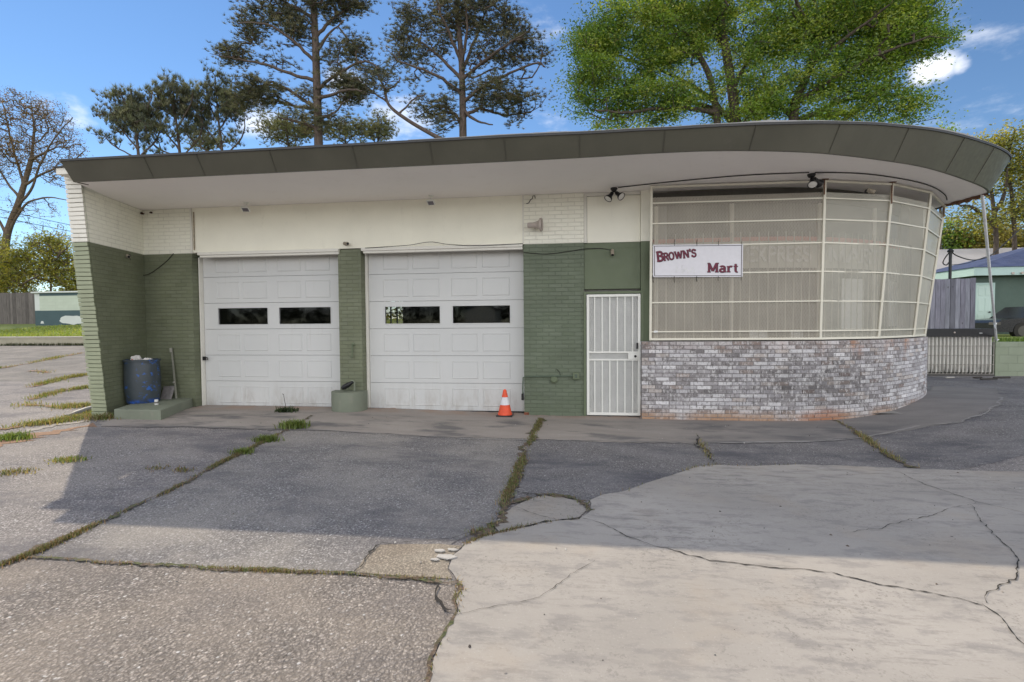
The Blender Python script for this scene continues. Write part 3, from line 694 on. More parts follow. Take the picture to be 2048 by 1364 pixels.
for i in range(len(ue)-1):
    a, b = e_b(ue[i]), e_b(ue[i+1]); n0, n1 = EC.at(ue[i])[2], EC.at(ue[i+1])[2]
    w.face([a-(0, 0, .012), a+np.array([*(-n0*.03), -.012]), b+np.array([*(-n1*.03), -.012]), b-(0, 0, .012)])
w.face([e_b(0)-(0, 0, .012), e_t(0), (-7.33, -1.62, ZT-.05), (-7.30, -1.62, ZS-.012)])
ul = EC.len; w.face([e_b(ul)-(0, 0, .012), (6.88, 8, ZS-.012), (7.05, 8, ZT+.18), e_t(ul)])
fas = w.build('fascia', m_fascia, st)
for px in (298, 402, 545, 708, 862, 1012, 1158, 1328, 1505, 1670, 1803, 1910, 1968):
    best = min(np.linspace(0, EC.len, 600), key=lambda u: abs((lambda P: (1024+FPX*((P-EYE)@RGT)/((P-EYE)@fw)))((e_b(u)+e_t(u))/2)-px))
    a, b = e_b(best), e_t(best); n = EC.at(best)[2]; o = np.array([*(n*.004), 0])
    w = MB(); w.bar(a+o-(0, 0, .01), b+o-(0, 0, .006), .007, .007, (n[0], n[1], 0)); w.build('fascia_seam', m_seam, fas)
w = MB()
for i in range(len(ue)-1):
    a, b = e_t(ue[i], .012, ZT-.01), e_t(ue[i+1], .012, ZT-.01); c, d = e_t(ue[i+1], -.1, ZT-.01), e_t(ue[i], -.1, ZT-.01)
    w.hexa([a, b, c, d]+[q+(0, 0, .03) for q in (a, b, c, d)])
w.build('roof_flashing', m_flash, fas)
w = MB(); r = random.Random(5); um = np.linspace(5.2, EC.len-.1, 160); hh = []
for u in um: hh.append(.006+.016*max(0, math.sin(u*2.1)+.3*math.sin(u*7.3))*sst(5.2, 8.5, u)*(.6+.4*r.random()))
for i in range(len(um)-1):
    a, b = e_t(um[i], .016, ZT+.018), e_t(um[i+1], .016, ZT+.018); c, d = e_t(um[i+1], -.2, ZT+.018), e_t(um[i], -.2, ZT+.018)
    w.hexa([a, b, c, d]+[a+(0, 0, hh[i]), b+(0, 0, hh[i+1]), c+(0, 0, hh[i+1]), d+(0, 0, hh[i])])
w.build('roof_membrane', m_rooftop, st)
w = MB()
rim = [e_t(u, -.02, ZT+.014) for u in ue]
for i in range(len(rim)-1):
    a, b = rim[i], rim[i+1]; w.face([a, b, (min(b[0], 6.9), max(8.1, b[1]+.1), ZT+.014), (min(a[0], 6.9), max(8.1, a[1]+.1), ZT+.014)])
w.face([(-7.4, -1.5, ZT-.03), tuple(rim[0]), (rim[0][0], 8.1, ZT-.03), (-7.85, 8.1, ZT-.035), (-7.85, -1.1, ZT-.035)]); w.build('roof', m_rooftop, st)
# boxed verge at the left end
w = MB(); w.box(-7.74, -7.41, -1.72, 8.1, 3.785, ZT-.062); w.build('verge_board', m_wing_c, st, bevel=.006)
w = MB(); w.box(-7.77, -7.38, -1.75, 8.1, ZT-.06, ZT-.045); w.build('verge_flashing', m_flash, st)
# torn rusty edge where the soffit stops at the right
w = MB(); r = random.Random(9); prev = None
for k in range(17):
    t = k/16; p = np.array([6.95, 1.06, ZS])*(1-t)+np.array([6.865, 1.98, ZS])*t
    hgt = .03+.05*r.random()*math.sin(math.pi*min(1, t*1.1+.05)); wd_ = .03+.07*r.random()*math.sin(math.pi*t)
    cur = (p+(-wd_, 0, -.006), p+(.0, 0, -.006-hgt), p+(.03, 0, .02))
    if prev: w.face([prev[0], cur[0], cur[1], prev[1]]); w.face([prev[1], cur[1], cur[2], prev[2]])
    prev = cur
w.build('rusty_edge', m_rust, soff)
# ------------------------------------------------------------------ ground
def aggregate(name, base, var, scale, stain, dust, coarse=1.0, dark=.35):
    N = NT(name); P = N.tc.outputs['Object']
    Pd = N.n('ShaderNodeVectorMath', dict(operation='MULTIPLY_ADD'), i0=N.n('ShaderNodeTexNoise', Vector=P, Scale=40., Detail=3.).outputs['Color'], i1=(.02, .02, .02), i2=P).outputs[0]
    v = N.n('ShaderNodeTexVoronoi', Vector=Pd, Scale=scale, Randomness=1.)
    v2 = N.n('ShaderNodeTexVoronoi', Vector=Pd, Scale=scale*2.1, Randomness=1.)
    sx = N.n('ShaderNodeSeparateColor', i0=v.outputs['Color']).outputs[0]
    sx2 = N.n('ShaderNodeSeparateColor', i0=v2.outputs['Color']).outputs[1]
    peb = N.ramp(sx, [(0, tuple(x*(1-var) for x in base)), (.45, base), (.8, tuple(x*(1+var*.7) for x in base)), (.93, tuple(x*(1+var*1.5) for x in base)), (1, tuple(min(.75, x*(1+var*2.6)) for x in base))])
    fin = N.ramp(sx2, [(0, tuple(x*.62 for x in base)), (1, tuple(x*1.25 for x in base))])
    wear = N.remap(N.noise(P, 1.1, 6, .65), .38, .66)
    col = N.mix(N.remap(N.noise(P, 30, 4, .7), .42, .56, .1, .95), peb, fin)
    gap = N.remap(v.outputs['Distance'], .30/1, .62)
    col = N.mix(N.math('MULTIPLY', gap, .7), col, tuple(x*.38 for x in base))
    col = N.mix(N.math('MULTIPLY', wear, dust[1]), col, dust[0])
    st_ = N.remap(N.noise(N.map(P, (.8, 1.5, 1)), .75, 8, .72), .46, .66)
    col = N.mix(N.math('MULTIPLY', st_, stain[1]), col, stain[0])
    sp_ = N.remap(N.noise(P, 23, 3, .5), .70, .76); col = N.mix(N.math('MULTIPLY', sp_, .25), col, (.05, .045, .045))
    h = N.math('SUBTRACT', 1, v.outputs['Distance'])
    nrm = N.bump(N.math('ADD', N.math('MULTIPLY', h, coarse), N.noise(P, 5, 5)), .55, .012)
    return N.set(col, .9, nrm, Specular_IOR_Level=.2)
def smooth_conc(name, base, stain, s=1.0):
    N = NT(name); P = N.tc.outputs['Object']
    a = N.noise(P, .9, 7, .6); b = N.noise(N.map(P, (1, 2.2, 1)), 3.3, 7, .7); c = N.noise(P, 75, 3, .6)
    col = N.ramp(a, [(.3, tuple(x*.86 for x in base)), (.7, tuple(x*1.08 for x in base))])
    col = N.mix(N.math('MULTIPLY', N.remap(b, .49, .63), stain[1]), col, stain[0])
    sm = N.math('MULTIPLY', N.remap(N.noise(N.map(P, (.55, 2.6, 1), (0, 0, .12)), 4.6, 8, .78), .51, .63), N.remap(N.noise(P, .8, 4), .38, .62)); col = N.mix(N.math('MULTIPLY', sm, .42), col, tuple(x*.48 for x in stain[0]))
    fl = N.math('MULTIPLY', N.remap(N.noise(P, 34, 6, .78), .53, .62), N.remap(N.noise(P, 1.5, 5, .6), .42, .60))
    col = N.mix(N.math('MULTIPLY', fl, .6), col, tuple(x*.5 for x in base))
    wide = N.remap(N.noise(N.map(P, (.6, 1, 1)), .55, 6, .62), .42, .66); col = N.mix(N.math('MULTIPLY', wide, .30), col, tuple(x*.62 for x in base))
    tan = N.remap(N.noise(P, 1.3, 5, .6), .52, .70); col = N.mix(N.math('MULTIPLY', tan, .35), col, (base[0]*1.02, base[1]*.93, base[2]*.82))
    col = N.mix(N.remap(c, .60, .72, 0, .30), col, tuple(x*.6 for x in base))
    col = N.mix(N.remap(c, .40, .30, 0, .25), col, tuple(min(.8, x*1.4) for x in base))
    v = N.n('ShaderNodeTexVoronoi', Vector=P, Scale=3.1); pit = N.remap(v.outputs['Distance'], .030, .022)
    col = N.mix(N.math('MULTIPLY', pit, .8), col, (.05, .045, .04))
    return N.set(col, .88, N.bump(N.math('ADD', N.math('MULTIPLY', c, .5), N.noise(P, 8, 6)), .3, .006), Specular_IOR_Level=.2)
m_agg = aggregate('worn_aggregate', (.345, .318, .305), .65, 70, ((.11, .105, .12), .7), ((.33, .30, .275), .45))
m_agg3 = aggregate('coarse_aggregate', (.32, .283, .252), .75, 68, ((.13, .12, .125), .35), ((.35, .30, .25), .45), 1.5)
m_aggd = aggregate('dark_aggregate', (.25, .238, .236), .7, 70, ((.085, .085, .10), .75), ((.26, .25, .25), .5))
m_aggm = aggregate('middle_aggregate', (.305, .288, .28), .65, 70, ((.12, .115, .125), .7), ((.36, .33, .295), .55))
m_lot = aggregate('old_lot', (.245, .23, .215), .4, 50, ((.14, .13, .125), .4), ((.33, .30, .27), .5))
m_conc = smooth_conc('poured_concrete', (.40, .37, .335), ((.25, .235, .225), .6))
m_conc2 = smooth_conc('patch_concrete', (.36, .33, .295), ((.24, .22, .20), .4))
def apron_mat():
    N = NT('apron_dust'); P = N.tc.outputs['Object']; sx = N.n('ShaderNodeSeparateXYZ', i0=P)
    a = N.noise(N.map(P, (.7, 1.6, 1)), 1.4, 7, .65); b = N.noise(N.map(P, (.5, 2, 1)), 2.4, 7, .7); c = N.noise(P, 70, 3, .6)
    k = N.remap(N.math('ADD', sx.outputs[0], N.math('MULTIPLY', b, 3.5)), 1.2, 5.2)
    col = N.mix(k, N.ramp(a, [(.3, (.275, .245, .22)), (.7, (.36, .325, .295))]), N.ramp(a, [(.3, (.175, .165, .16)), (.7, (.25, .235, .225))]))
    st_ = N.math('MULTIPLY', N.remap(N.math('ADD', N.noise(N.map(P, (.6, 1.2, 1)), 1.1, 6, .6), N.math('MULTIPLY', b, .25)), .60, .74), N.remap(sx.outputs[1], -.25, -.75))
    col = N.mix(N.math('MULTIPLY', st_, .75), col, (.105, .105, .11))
    clay = N.math('MULTIPLY', N.remap(sx.outputs[0], 4.4, 3.0), N.math('MULTIPLY', N.remap(sx.outputs[1], -.42, .02), N.remap(N.noise(P, 1.9, 5), .36, .6)))
    col = N.mix(N.math('MULTIPLY', clay, .6), col, (.33, .215, .155))
    col = N.mix(N.remap(c, .58, .72, 0, .4), col, (.1, .09, .085)); col = N.mix(N.remap(c, .40, .28, 0, .3), col, (.42, .40, .38))
    return N.set(col, .9, N.bump(N.math('ADD', N.math('MULTIPLY', c, .5), N.noise(P, 8, 6)), .3, .006), Specular_IOR_Level=.2)
m_apron = apron_mat()
m_pale = smooth_conc('drip_line', (.31, .30, .295), ((.22, .21, .2), .4))
m_crack = plain('crack_dark', (.030, .027, .024), .95, var=.4)
N = NT('joint_dirt'); P = N.tc.outputs['Object']
m_dirt = N.set(N.mix(N.remap(N.noise(P, 14, 4), .45, .6), N.ramp(N.noise(P, 38, 5, .7), [(.32, (.045, .036, .028)), (.5, (.12, .085, .06)), (.68, (.23, .17, .12))]), N.ramp(N.noise(P, 45, 4), [(.35, (.04, .05, .02)), (.65, (.12, .13, .05))])), .95, N.bump(N.noise(P, 50, 5), .6, .008))
m_clay = plain('red_clay', (.27, .165, .105), .95, var=.25)
m_grassg = plain('soil_under_grass', (.17, .21, .05), .95, var=.35)
m_field = plain('meadow', (.09, .11, .04), .95, var=.3)
def grid_sheet(name, x0, x1, y0, y1, step, mat, zf):
    xs = np.arange(x0, x1+1e-6, step); ys = np.arange(y0, y1+1e-6, step)
    V = [(x, y, zf(x, y)) for y in ys for x in xs]; n = len(xs)
    F = [(j*n+i, j*n+i+1, (j+1)*n+i+1, (j+1)*n+i) for j in range(len(ys)-1) for i in range(n-1)]
    return arrays_mesh(name, V, F, mat, smooth=True)
gw = MB(); R = 900; gw.face([(-R, -R, -.45), (R, -R, -.45), (R, R, -.45), (-R, R, -.45)]); struct(gw.build('ground', m_field))
struct(grid_sheet('paving', -30, 24, -14, 2.5, .3, m_agg, gz))
struct(grid_sheet('forecourt', -60, 60, -60, -13.9, 3, m_conc, lambda x, y: gz(x, -10)-.003))
struct(grid_sheet('side_lot', -30, -7.8, 2.5, 13.3, .3, m_lot, lambda x, y: gz(x, y)+.0))
struct(grid_sheet('rear_lot', 6.3, 24, 2.5, 6, .3, m_aggd, gz))
from mathutils.geometry import tessellate_polygon, delaunay_2d_cdt
def slab(name, pts, mat, lift, z=None, jag=.0, n=0, step=.5, kind='structure'):
    """sheet following the ground inside an outline given as ground points"""
    P = [np.array(p[:2]) for p in pts]
    if jag:
        Q = []
        for i in range(len(P)):
            a, b = P[i], P[(i+1) % len(P)]; L_ = np.linalg.norm(b-a); k = max(1, int(L_/.07)); t = (b-a)/max(L_, 1e-6); nn = np.array([-t[1], t[0]])
            for j in range(k): Q.append(a+(b-a)*j/k+nn*rng.normal(0, jag)*(1 if j else 0))
        P = Q
    P = np.array(P); lo, hi = P.min(0), P.max(0)
    def inside(q):
        c = False; x, y = q
        for i in range(len(P)):
            (x1, y1), (x2, y2) = P[i], P[i-1]
            if (y1 > y) != (y2 > y) and x < (x2-x1)*(y-y1)/(y2-y1)+x1: c = not c
        return c
    pts2 = [Vector(p) for p in P]; nP = len(pts2); edges = [(i, (i+1) % nP) for i in range(nP)]
    for x in np.arange(lo[0]+step/2, hi[0], step):
        for y in np.arange(lo[1]+step/2, hi[1], step):
            if inside((x, y)): pts2.append(Vector((x, y)))
    vs, es, fs, *_ = delaunay_2d_cdt(pts2, edges, [], 1, 1e-5)
    mb = MB()
    for f in fs:
        mb.face([(vs[i][0], vs[i][1], gz(vs[i][0], vs[i][1])+lift) for i in f])
    o = mb.build(name, mat); o['kind'] = kind; return o
G = lambda L_: [atG(*p) for p in L_]
J1 = [(622, 832), (600, 850), (560, 868), (525, 886), (480, 908), (435, 930), (400, 950), (355, 974), (330, 990), (270, 1014), (225, 1035), (165, 1064), (110, 1090), (55, 1114), (0, 1134), (-60, 1160)]
J2 = [(1082, 838), (1072, 860), (1058, 890), (1045, 920), (1035, 945), (1020, 980), (1004, 1015), (992, 1045), (975, 1060), (940, 1070)]
J3 = [(55, 1116), (150, 1124), (230, 1128), (310, 1132), (420, 1139), (520, 1143), (600, 1147), (700, 1151), (800, 1157), (880, 1161), (915, 1165)]
J4 = [(915, 1165), (922, 1182), (912, 1205), (918, 1225), (902, 1252), (884, 1285), (866, 1325), (862, 1364), (855, 1420)]
EDGE = [(915, 1165), (897, 1140), (908, 1112), (930, 1092), (965, 1076), (1000, 1068), (1060, 1054), (1120, 1044), (1162, 1038), (1182, 1024), (1180, 1003), (1205, 992), (1250, 984), (1300, 966), (1345, 952), (1370, 944), (1392, 936), (1425, 932), (1500, 934), (1590, 931), (1680, 933), (1750, 936), (1820, 939), (1900, 942), (2048, 945), (2200, 950)]
far_ = [np.array([9.5, -14, 0]), np.array([-2.0, -14, 0])]
struct(slab('concrete_slab', G(EDGE)+[np.array([18, -3, 0]), np.array([18, -14, 0]), np.array([-.55, -14, 0])]+G(J4[::-1])[:-1], m_conc, .012, jag=.006))
struct(slab('concrete_slab', G(J3)+G(J4)[1:]+[np.array([-.6, -14, 0]), np.array([-14, -14, 0]), np.array([-14, -5.2, 0])]+G([(-60, 1160)]), m_agg3, .004, jag=.006))
MID = G(J1[1:-2])[::1]
struct(slab('concrete_slab', G(J2[1:])+G([(900, 1090), (930, 1092), (908, 1112), (897, 1140), (915, 1165)])+G(J3[::-1])[1:]+G(J1[1:-2][::-1]), m_aggm, .004, jag=.004))
struct(slab('concrete_slab', G(J2[1:8])+G([(1005, 1012), (1030, 1003), (1085, 990), (1130, 996), (1180, 1003)])+G(EDGE[11:24])[0:]+[np.array([12, 1.5, 0]), np.array([9, 2.4, 0]), np.array([6.9, 2.2, 0])]+[np.array([*BC.off(u, -.02), 0]) for u in np.linspace(BC.len, 0, 24)]+[np.array([1.0, -.05, 0])], m_aggd, .004, jag=.004))
struct(slab('concrete_patch', G([(1000, 1066), (985, 1052), (1004, 1034), (1025, 1016), (1050, 1004), (1085, 992), (1125, 996), (1160, 1004), (1172, 1022), (1158, 1036), (1100, 1046)]), m_conc2, .008, jag=.004))
m_sandy = aggregate('sandy_patch', (.36, .31, .25), .3, 70, ((.24, .20, .16), .5), ((.44, .40, .33), .5))
struct(slab('concrete_patch', G([(708, 1148), (735, 1112), (760, 1092), (830, 1090), (900, 1092), (925, 1094), (906, 1112), (895, 1140), (905, 1160), (800, 1154)]), m_sandy, .008, jag=.006))
# smooth dusty strip under the eaves, edged by the pale drip line
edge_y = -1.83
inner = [(-7.6, -1.2), (-6.95, -.62), (-6.9, .15), (xr0, .15), (xr0, -.02), (1.0, -.02)]
def wob(u, a=.05): return a*math.sin(u*1.3)+a*.4*math.sin(u*2.9+1)
outl = [np.array([*EC.off(u, .02+wob(u, .04)), 0]) for u in np.linspace(.35, EC.len-.1, 60)]
band1 = [np.array([*p, 0]) for p in inner]+[np.array([1.07, -.22, 0])]+[np.array([*EC.off(EC.len*0+u, wob(u*2)*.6), 0]) for u in np.linspace(8.6, .35, 30)]
APR = band1[:7]
ub = [np.array([*BC.off(u, -.03), 0]) for u in np.linspace(.02, BC.len-.02, 30)]
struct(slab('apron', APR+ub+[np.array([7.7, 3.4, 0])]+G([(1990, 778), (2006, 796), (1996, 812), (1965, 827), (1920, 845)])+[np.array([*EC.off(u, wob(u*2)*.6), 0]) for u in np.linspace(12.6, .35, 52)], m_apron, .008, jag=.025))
def ribbon(name, pts, w, mat, lift, jag=.3, seg=.06, kind='structure', taper=False, parent=None):
    P = [np.array(p[:2]) for p in pts]; Q = []
    for i in range(len(P)-1):
        k = max(1, int(np.linalg.norm(P[i+1]-P[i])/seg))
        for j in range(k): Q.append(P[i]+(P[i+1]-P[i])*j/k)
    Q.append(P[-1]); n = len(Q); mb = MB(); off = np.zeros(n); kk = max(w*.35, .004 if kind and 'crack' in name else 0)
    for i in range(1, n): off[i] = off[i-1]*.86+rng.normal(0, jag*kk)
    off[0] = off[-1] = 0; pr = None
    for i, q in enumerate(Q):
        t = Q[min(n-1, i+1)]-Q[max(0, i-1)]; t /= np.linalg.norm(t)+1e-9; nn = np.array([-t[1], t[0]])
        ww = w*(.22+1.25*rng.random()**1.6)*(math.sin(math.pi*min(.97, max(.06, i/n)))**.4 if taper else 1)
        a, b = q+nn*(off[i]+ww/2), q+nn*(off[i]-ww/2)
        a = (a[0], a[1], gz(*a)+lift); b = (b[0], b[1], gz(*b)+lift)
        if pr: mb.face([pr[1], b, a, pr[0]])
        pr = (a, b)
    o = mb.build(name, mat, parent); 
    if kind: o['kind'] = kind
    return o
# faint drip line where water falls off the eave
ribbon('drip_line', [np.array([*EC.off(u, -.03+wob(u)), 0]) for u in np.linspace(8.9, 12.6, 40)]+G([(1920, 845), (1965, 827), (1996, 812), (2006, 796)]), .05, m_pale, .0125, .5, .05)
ribbon('drip_line', [np.array([*EC.off(u, .02+wob(u)), 0]) for u in np.linspace(3.6, 8.7, 40)], .028, m_pale, .0125, .9, .05)
JW = [('J1', J1, .055), ('J2', J2, .08), ('J3', J3, .03), ('J4', J4, .022)]
for nm, J, wd_ in JW: ribbon('joint_soil', G(J), wd_, m_dirt, .0145, .7, .03)
for pts, wd_ in (
    ([(1165, 1040), (1210, 1056), (1260, 1080), (1340, 1104), (1420, 1124), (1500, 1132), (1560, 1138), (1640, 1144), (1740, 1168), (1850, 1190), (1920, 1204), (1968, 1216), (2000, 1240), (2040, 1280), (2080, 1330)], .016),
    ([(1750, 938), (1800, 948), (1860, 975), (1920, 995), (1960, 1008), (2048, 1028), (2110, 1040)], .012),
    ([(1690, 1070), (1760, 1060), (1820, 1040), (1890, 1024), (1920, 1016), (1955, 1010)], .008),
    ([(1940, 1012), (1958, 1030), (1970, 1050), (1990, 1072), (2020, 1095), (2038, 1122), (2036, 1140), (2030, 1160), (1990, 1180), (1968, 1192), (1974, 1212)], .013),
    ([(908, 1236), (950, 1224), (1000, 1216), (1060, 1206), (1110, 1180), (1150, 1150), (1190, 1125)], .006),
    ([(1000, 1066), (1060, 1054), (1110, 1046), (1162, 1038)], .03),
    ([(1020, 1016), (1060, 1030), (1110, 1042)], .008),
    ([(940, 1070), (900, 1082), (840, 1087), (760, 1089)], .012),
    ([(708, 1148), (735, 1112), (762, 1092)], .028),
    ([(870, 1128), (885, 1112), (905, 1104), (925, 1096)], .014), ([(860, 1126), (900, 1128), (912, 1116)], .018),
    ([(860, 1164), (866, 1190), (890, 1215), (905, 1226)], .03),
    ([(1394, 872), (1402, 890), (1412, 905), (1420, 920), (1440, 932)], .045),
    ([(1015, 980), (1050, 988), (1085, 995)], .03),
    ([(412, 822), (520, 824), (600, 827), (670, 828)], .012),
    ([(100, 918), (165, 940), (240, 932), (330, 938)], .006), ([(0, 952), (70, 936), (150, 925)], .006),
):
    ribbon('crack', G(pts), wd_*.62, m_crack, .0165, 1.6, .03, taper=True)
ribbon('joint_soil', G([(1668, 842), (1700, 858), (1730, 878), (1760, 900), (1785, 918), (1820, 936), (1840, 938)]), .07, m_dirt, .0145, .5, .04)
for pts in ([(1182, 1024), (1170, 1010), (1150, 998), (1100, 992), (1070, 990)], [(1005, 1012), (1040, 1004), (1060, 996)]): ribbon('joint_soil', G(pts), .06, m_dirt, .0145, .6, .03)
# clay washed along the left edge of the paving
ribbon('washed_clay', G([(190, 850), (120, 858), (60, 872), (0, 892), (-60, 905)]), .42, m_clay, .0045, .3, .08)
ribbon('washed_clay', G([(0, 872), (60, 862), (120, 850), (180, 842)]), .22, m_conc2, .007, .3, .08)
LOTJ = [[(0, 737), (60, 727), (110, 716), (165, 704)], [(55, 775), (100, 765), (130, 757), (172, 750)], [(62, 800), (95, 790), (130, 782), (178, 775)], [(40, 810), (90, 814), (130, 815), (180, 812)], [(0, 860), (60, 850), (110, 846), (150, 838), (185, 826)], [(60, 742), (100, 746)]]
for J in LOTJ: ribbon('joint_soil', G(J), .16, m_clay, .012, .5, .08)
# ------------------------------------------------------------------ grass and weeds
def leaf_mat(name, trans=.35, rough=.6, sat=1.0):
    N = NT(name); c = N.n('ShaderNodeAttribute', dict(attribute_name='Col')).outputs['Color']
    t = N.t; t.nodes.remove(N.b)
    d = N.n('ShaderNodeBsdfDiffuse', Color=c); tl = N.n('ShaderNodeBsdfTranslucent', Color=N.mix(1, c, (1.25, 1.2, .6), 'MULTIPLY')); g = N.n('ShaderNodeBsdfGlossy', Color=(1, 1, 1, 1), Roughness=.5)
    m1 = N.n('ShaderNodeMixShader', i0=trans, i1=d.outputs[0], i2=tl.outputs[0]); m2 = N.n('ShaderNodeMixShader', i0=.03, i1=m1.outputs[0], i2=g.outputs[0]); N.l(m2.outputs[0], N.out.inputs[0])
    return N.mat
m_leaf = leaf_mat('leaf_blade', .4)
def blades(base, h, lean, width, cols):
    """tapering two-quad grass blades, vectorised; base (n,3)"""
    n = len(base); a = rng.uniform(0, 2*np.pi, n); d = np.c_[np.cos(a), np.sin(a), np.zeros(n)]; s = np.c_[-np.sin(a), np.cos(a), np.zeros(n)]
    h = np.asarray(h)*rng.uniform(.5, 1.15, n); ln = lean*rng.uniform(.2, 1.2, n)
    w = np.asarray(width)*rng.uniform(.6, 1.3, n); up = np.array([0, 0, 1.])
    m = base+d*(h*ln*.35)[:, None]+up*(h*.6)[:, None]; t = base+d*(h*ln)[:, None]+up*(h*(1-.25*ln))[:, None]
    V = np.stack([base-s*w[:, None]/2, base+s*w[:, None]/2, m+s*w[:, None]*.35, m-s*w[:, None]*.35, t+s*w[:, None]*.06, t-s*w[:, None]*.06], 1).reshape(-1, 3)
    i = np.arange(n)[:, None]*6; F = np.concatenate([i+[0, 1, 2, 3], i+[3, 2, 4, 5]], 0)
    c = np.repeat(np.asarray(cols), 6, 0); return V, F, c
def pick(pal, n): 
    pal = np.array(pal); k = rng.integers(0, len(pal), n); return pal[k]*rng.uniform(.75, 1.25, (n, 1))
WEED = [(.15, .17, .055), (.11, .135, .045), (.24, .20, .10), (.19, .18, .07), (.26, .17, .10), (.20, .13, .075)]
FRESH = [(.16, .23, .045), (.12, .19, .04), (.22, .27, .07)]
DRY = [(.38, .32, .14), (.30, .28, .10), (.24, .26, .08), (.35, .25, .12)]
def along(P2, n, spread, dens=None):
    P = np.array([p[:2] for p in P2]); L_ = np.r_[0, np.cumsum(np.linalg.norm(np.diff(P, axis=0), axis=1))]
    u = rng.uniform(0, L_[-1], n)
    if dens is not None: u = u[np.array([dens(x) > rng.random() for x in u])]
    q = np.c_[np.interp(u, L_, P[:, 0]), np.interp(u, L_, P[:, 1])]+rng.normal(0, spread, (len(u), 2))
    return np.c_[q, [gz(*p)+.005 for p in q]]
def weed_strip(name, label, J, n, h, spread, pal, w=.006, lean=.9, patch=2.2, thr=.0):
    ph = rng.uniform(0, 6, 3)
    dn = lambda u: max(0.05, .5+.5*math.sin(u*patch+ph[0])+.35*math.sin(u*patch*2.7+ph[1])-thr)
    b = along(G(J), n, spread, dn); V, F, c = blades(b, h, lean, w, pick(pal, len(b)))
    o = arrays_mesh(name, V, F, m_leaf, c); tag(o, label, 'weeds', None, 'stuff'); return o
weed_strip('joint_weeds', 'low weeds and moss along the long diagonal joint left of the garage doors', J1[2:], 7500, .032, .019, WEED, thr=.12)
weed_strip('joint_weeds', 'thick green weeds filling the joint running from the traffic cone', J2, 6500, .036, .026, WEED+FRESH[:1], thr=-.05)
weed_strip('joint_weeds', 'sparse brownish weeds along the cross joint in the sunlit slab', J3, 3000, .022, .012, WEED+DRY, w=.005, thr=.25)
weed_strip('joint_weeds', 'scattered weeds along the ragged edge of the smooth slab', J4, 500, .032, .012, WEED+DRY, thr=.35)
weed_strip('joint_weeds', 'weeds in the joint below the rusty stain of the brick base', [(1668, 842), (1700, 858), (1730, 878), (1760, 900), (1785, 918), (1840, 938)], 1300, .06, .03, WEED+DRY, thr=.2)
weed_strip('joint_weeds', 'dark weeds round the cracked grey concrete patch', [(1182, 1024), (1170, 1010), (1150, 998), (1100, 992), (1040, 1004), (1005, 1012)], 900, .04, .02, WEED, thr=.2)
weed_strip('joint_weeds', 'thin weeds along the lower edge of the cracked patch', EDGE[3:9], 800, .03, .012, WEED, thr=.4)
weed_strip('joint_weeds', 'weeds growing along the top edge of the smooth concrete', EDGE[10:20], 420, .04, .02, WEED, thr=.4)
weed_strip('joint_weeds', 'weeds in the short crack in front of the brick base', [(1394, 872), (1402, 890), (1412, 905), (1420, 920)], 260, .05, .03, WEED+DRY)
for J, lb, n in zip(LOTJ, ('farthest grassy crack across the side lot below the low wall', 'second grassy crack across the side lot', 'third grassy crack across the side lot', 'broad dry grass strip across the side lot near the drain pipe', 'nearest green grass strip at the edge of the side lot', 'short tuft of dry grass in the middle of the side lot'), (1500, 1600, 1600, 2200, 2600, 300)):
    weed_strip('lot_grass', lb, J, n, .085, .10, DRY+DRY+FRESH, w=.011, lean=1.0, patch=1.6, thr=.1)
def clump(name, label, px, py, n, r, h, pal, w=.01, lean=.9, ry=None):
    c = atG(px, py); a = rng.normal(0, 1, (n, 2))*(r, ry or r*.7)+c[:2]
    b = np.c_[a, [gz(*q)+.004 for q in a]]; V, F, cc = blades(b, h, lean, w, pick(pal, n)); o = arrays_mesh(name, V, F, m_leaf, cc)
    return tag(o, label, 'weed', 'weed clumps on the paving')
clump('weed_clump', 'biggest bright green weed clump in the joint before the left garage door', 588, 856, 700, .085, .12, FRESH+WEED[:1], .012)
clump('weed_clump', 'rounded green weed clump second along the joint from the left garage door', 532, 882, 420, .075, .08, FRESH+WEED[:2], .011)
clump('weed_clump', 'small green weed clump third along the joint from the left garage door', 487, 907, 240, .055, .07, FRESH+WEED[:2], .01)
clump('weed_clump', 'pale dry weed tuft in the sunlit paving just left of the wall shadow', 137, 922, 240, .09, .045, DRY+FRESH, .01)
clump('weed_clump', 'flat brown weed tuft in the sunlit paving at the left edge of the photo', 28, 946, 200, .11, .035, DRY+WEED, .01)
clump('weed_clump', 'leafy bright green weed tuft beside the clay strip at far left', 32, 878, 300, .10, .10, FRESH, .014)
clump('weed_clump', 'tiny weed tuft alone in the shaded paving near the diagonal joint', 366, 942, 80, .05, .04, WEED, .008)
clump('weed_clump', 'thin flat weed tuft in the middle of the shaded left slab', 315, 938, 70, .07, .03, WEED, .008)
clump('weed_clump', 'ragged weeds at the foot of the leaning wing wall', 205, 838, 350, .14, .10, WEED+FRESH[:1], .01)
# dark rosette weed with a stalk at the left garage door
c = atG(572, 824); n = 160; a = rng.normal(0, 1, (n, 2))*(.09, .06)+c[:2]; b = np.c_[a, np.full(n, c[2]+.004)]
V, F, cc = blades(b, .10, 1.4, .022, pick([(.05, .08, .03), (.04, .065, .03), (.07, .09, .04)], n)); o = arrays_mesh('stalk_weed', V, F, m_leaf, cc)
tag(o, 'dark leafy weed with one tall bare stalk against the left garage door', 'weed', 'weed clumps on the paving')
w = MB(); w.tube([c, c+(-.02, .02, .12), c+(-.05, .04, .22), c+(-.07, .05, .29)], [.005, .005, .004, .003], 5); w.tube([c+(-.07, .05, .29), c+(-.09, .05, .31)], [.006, .004], 5); w.build('stalk', plain('stalk', (.05, .04, .03), .8), o)

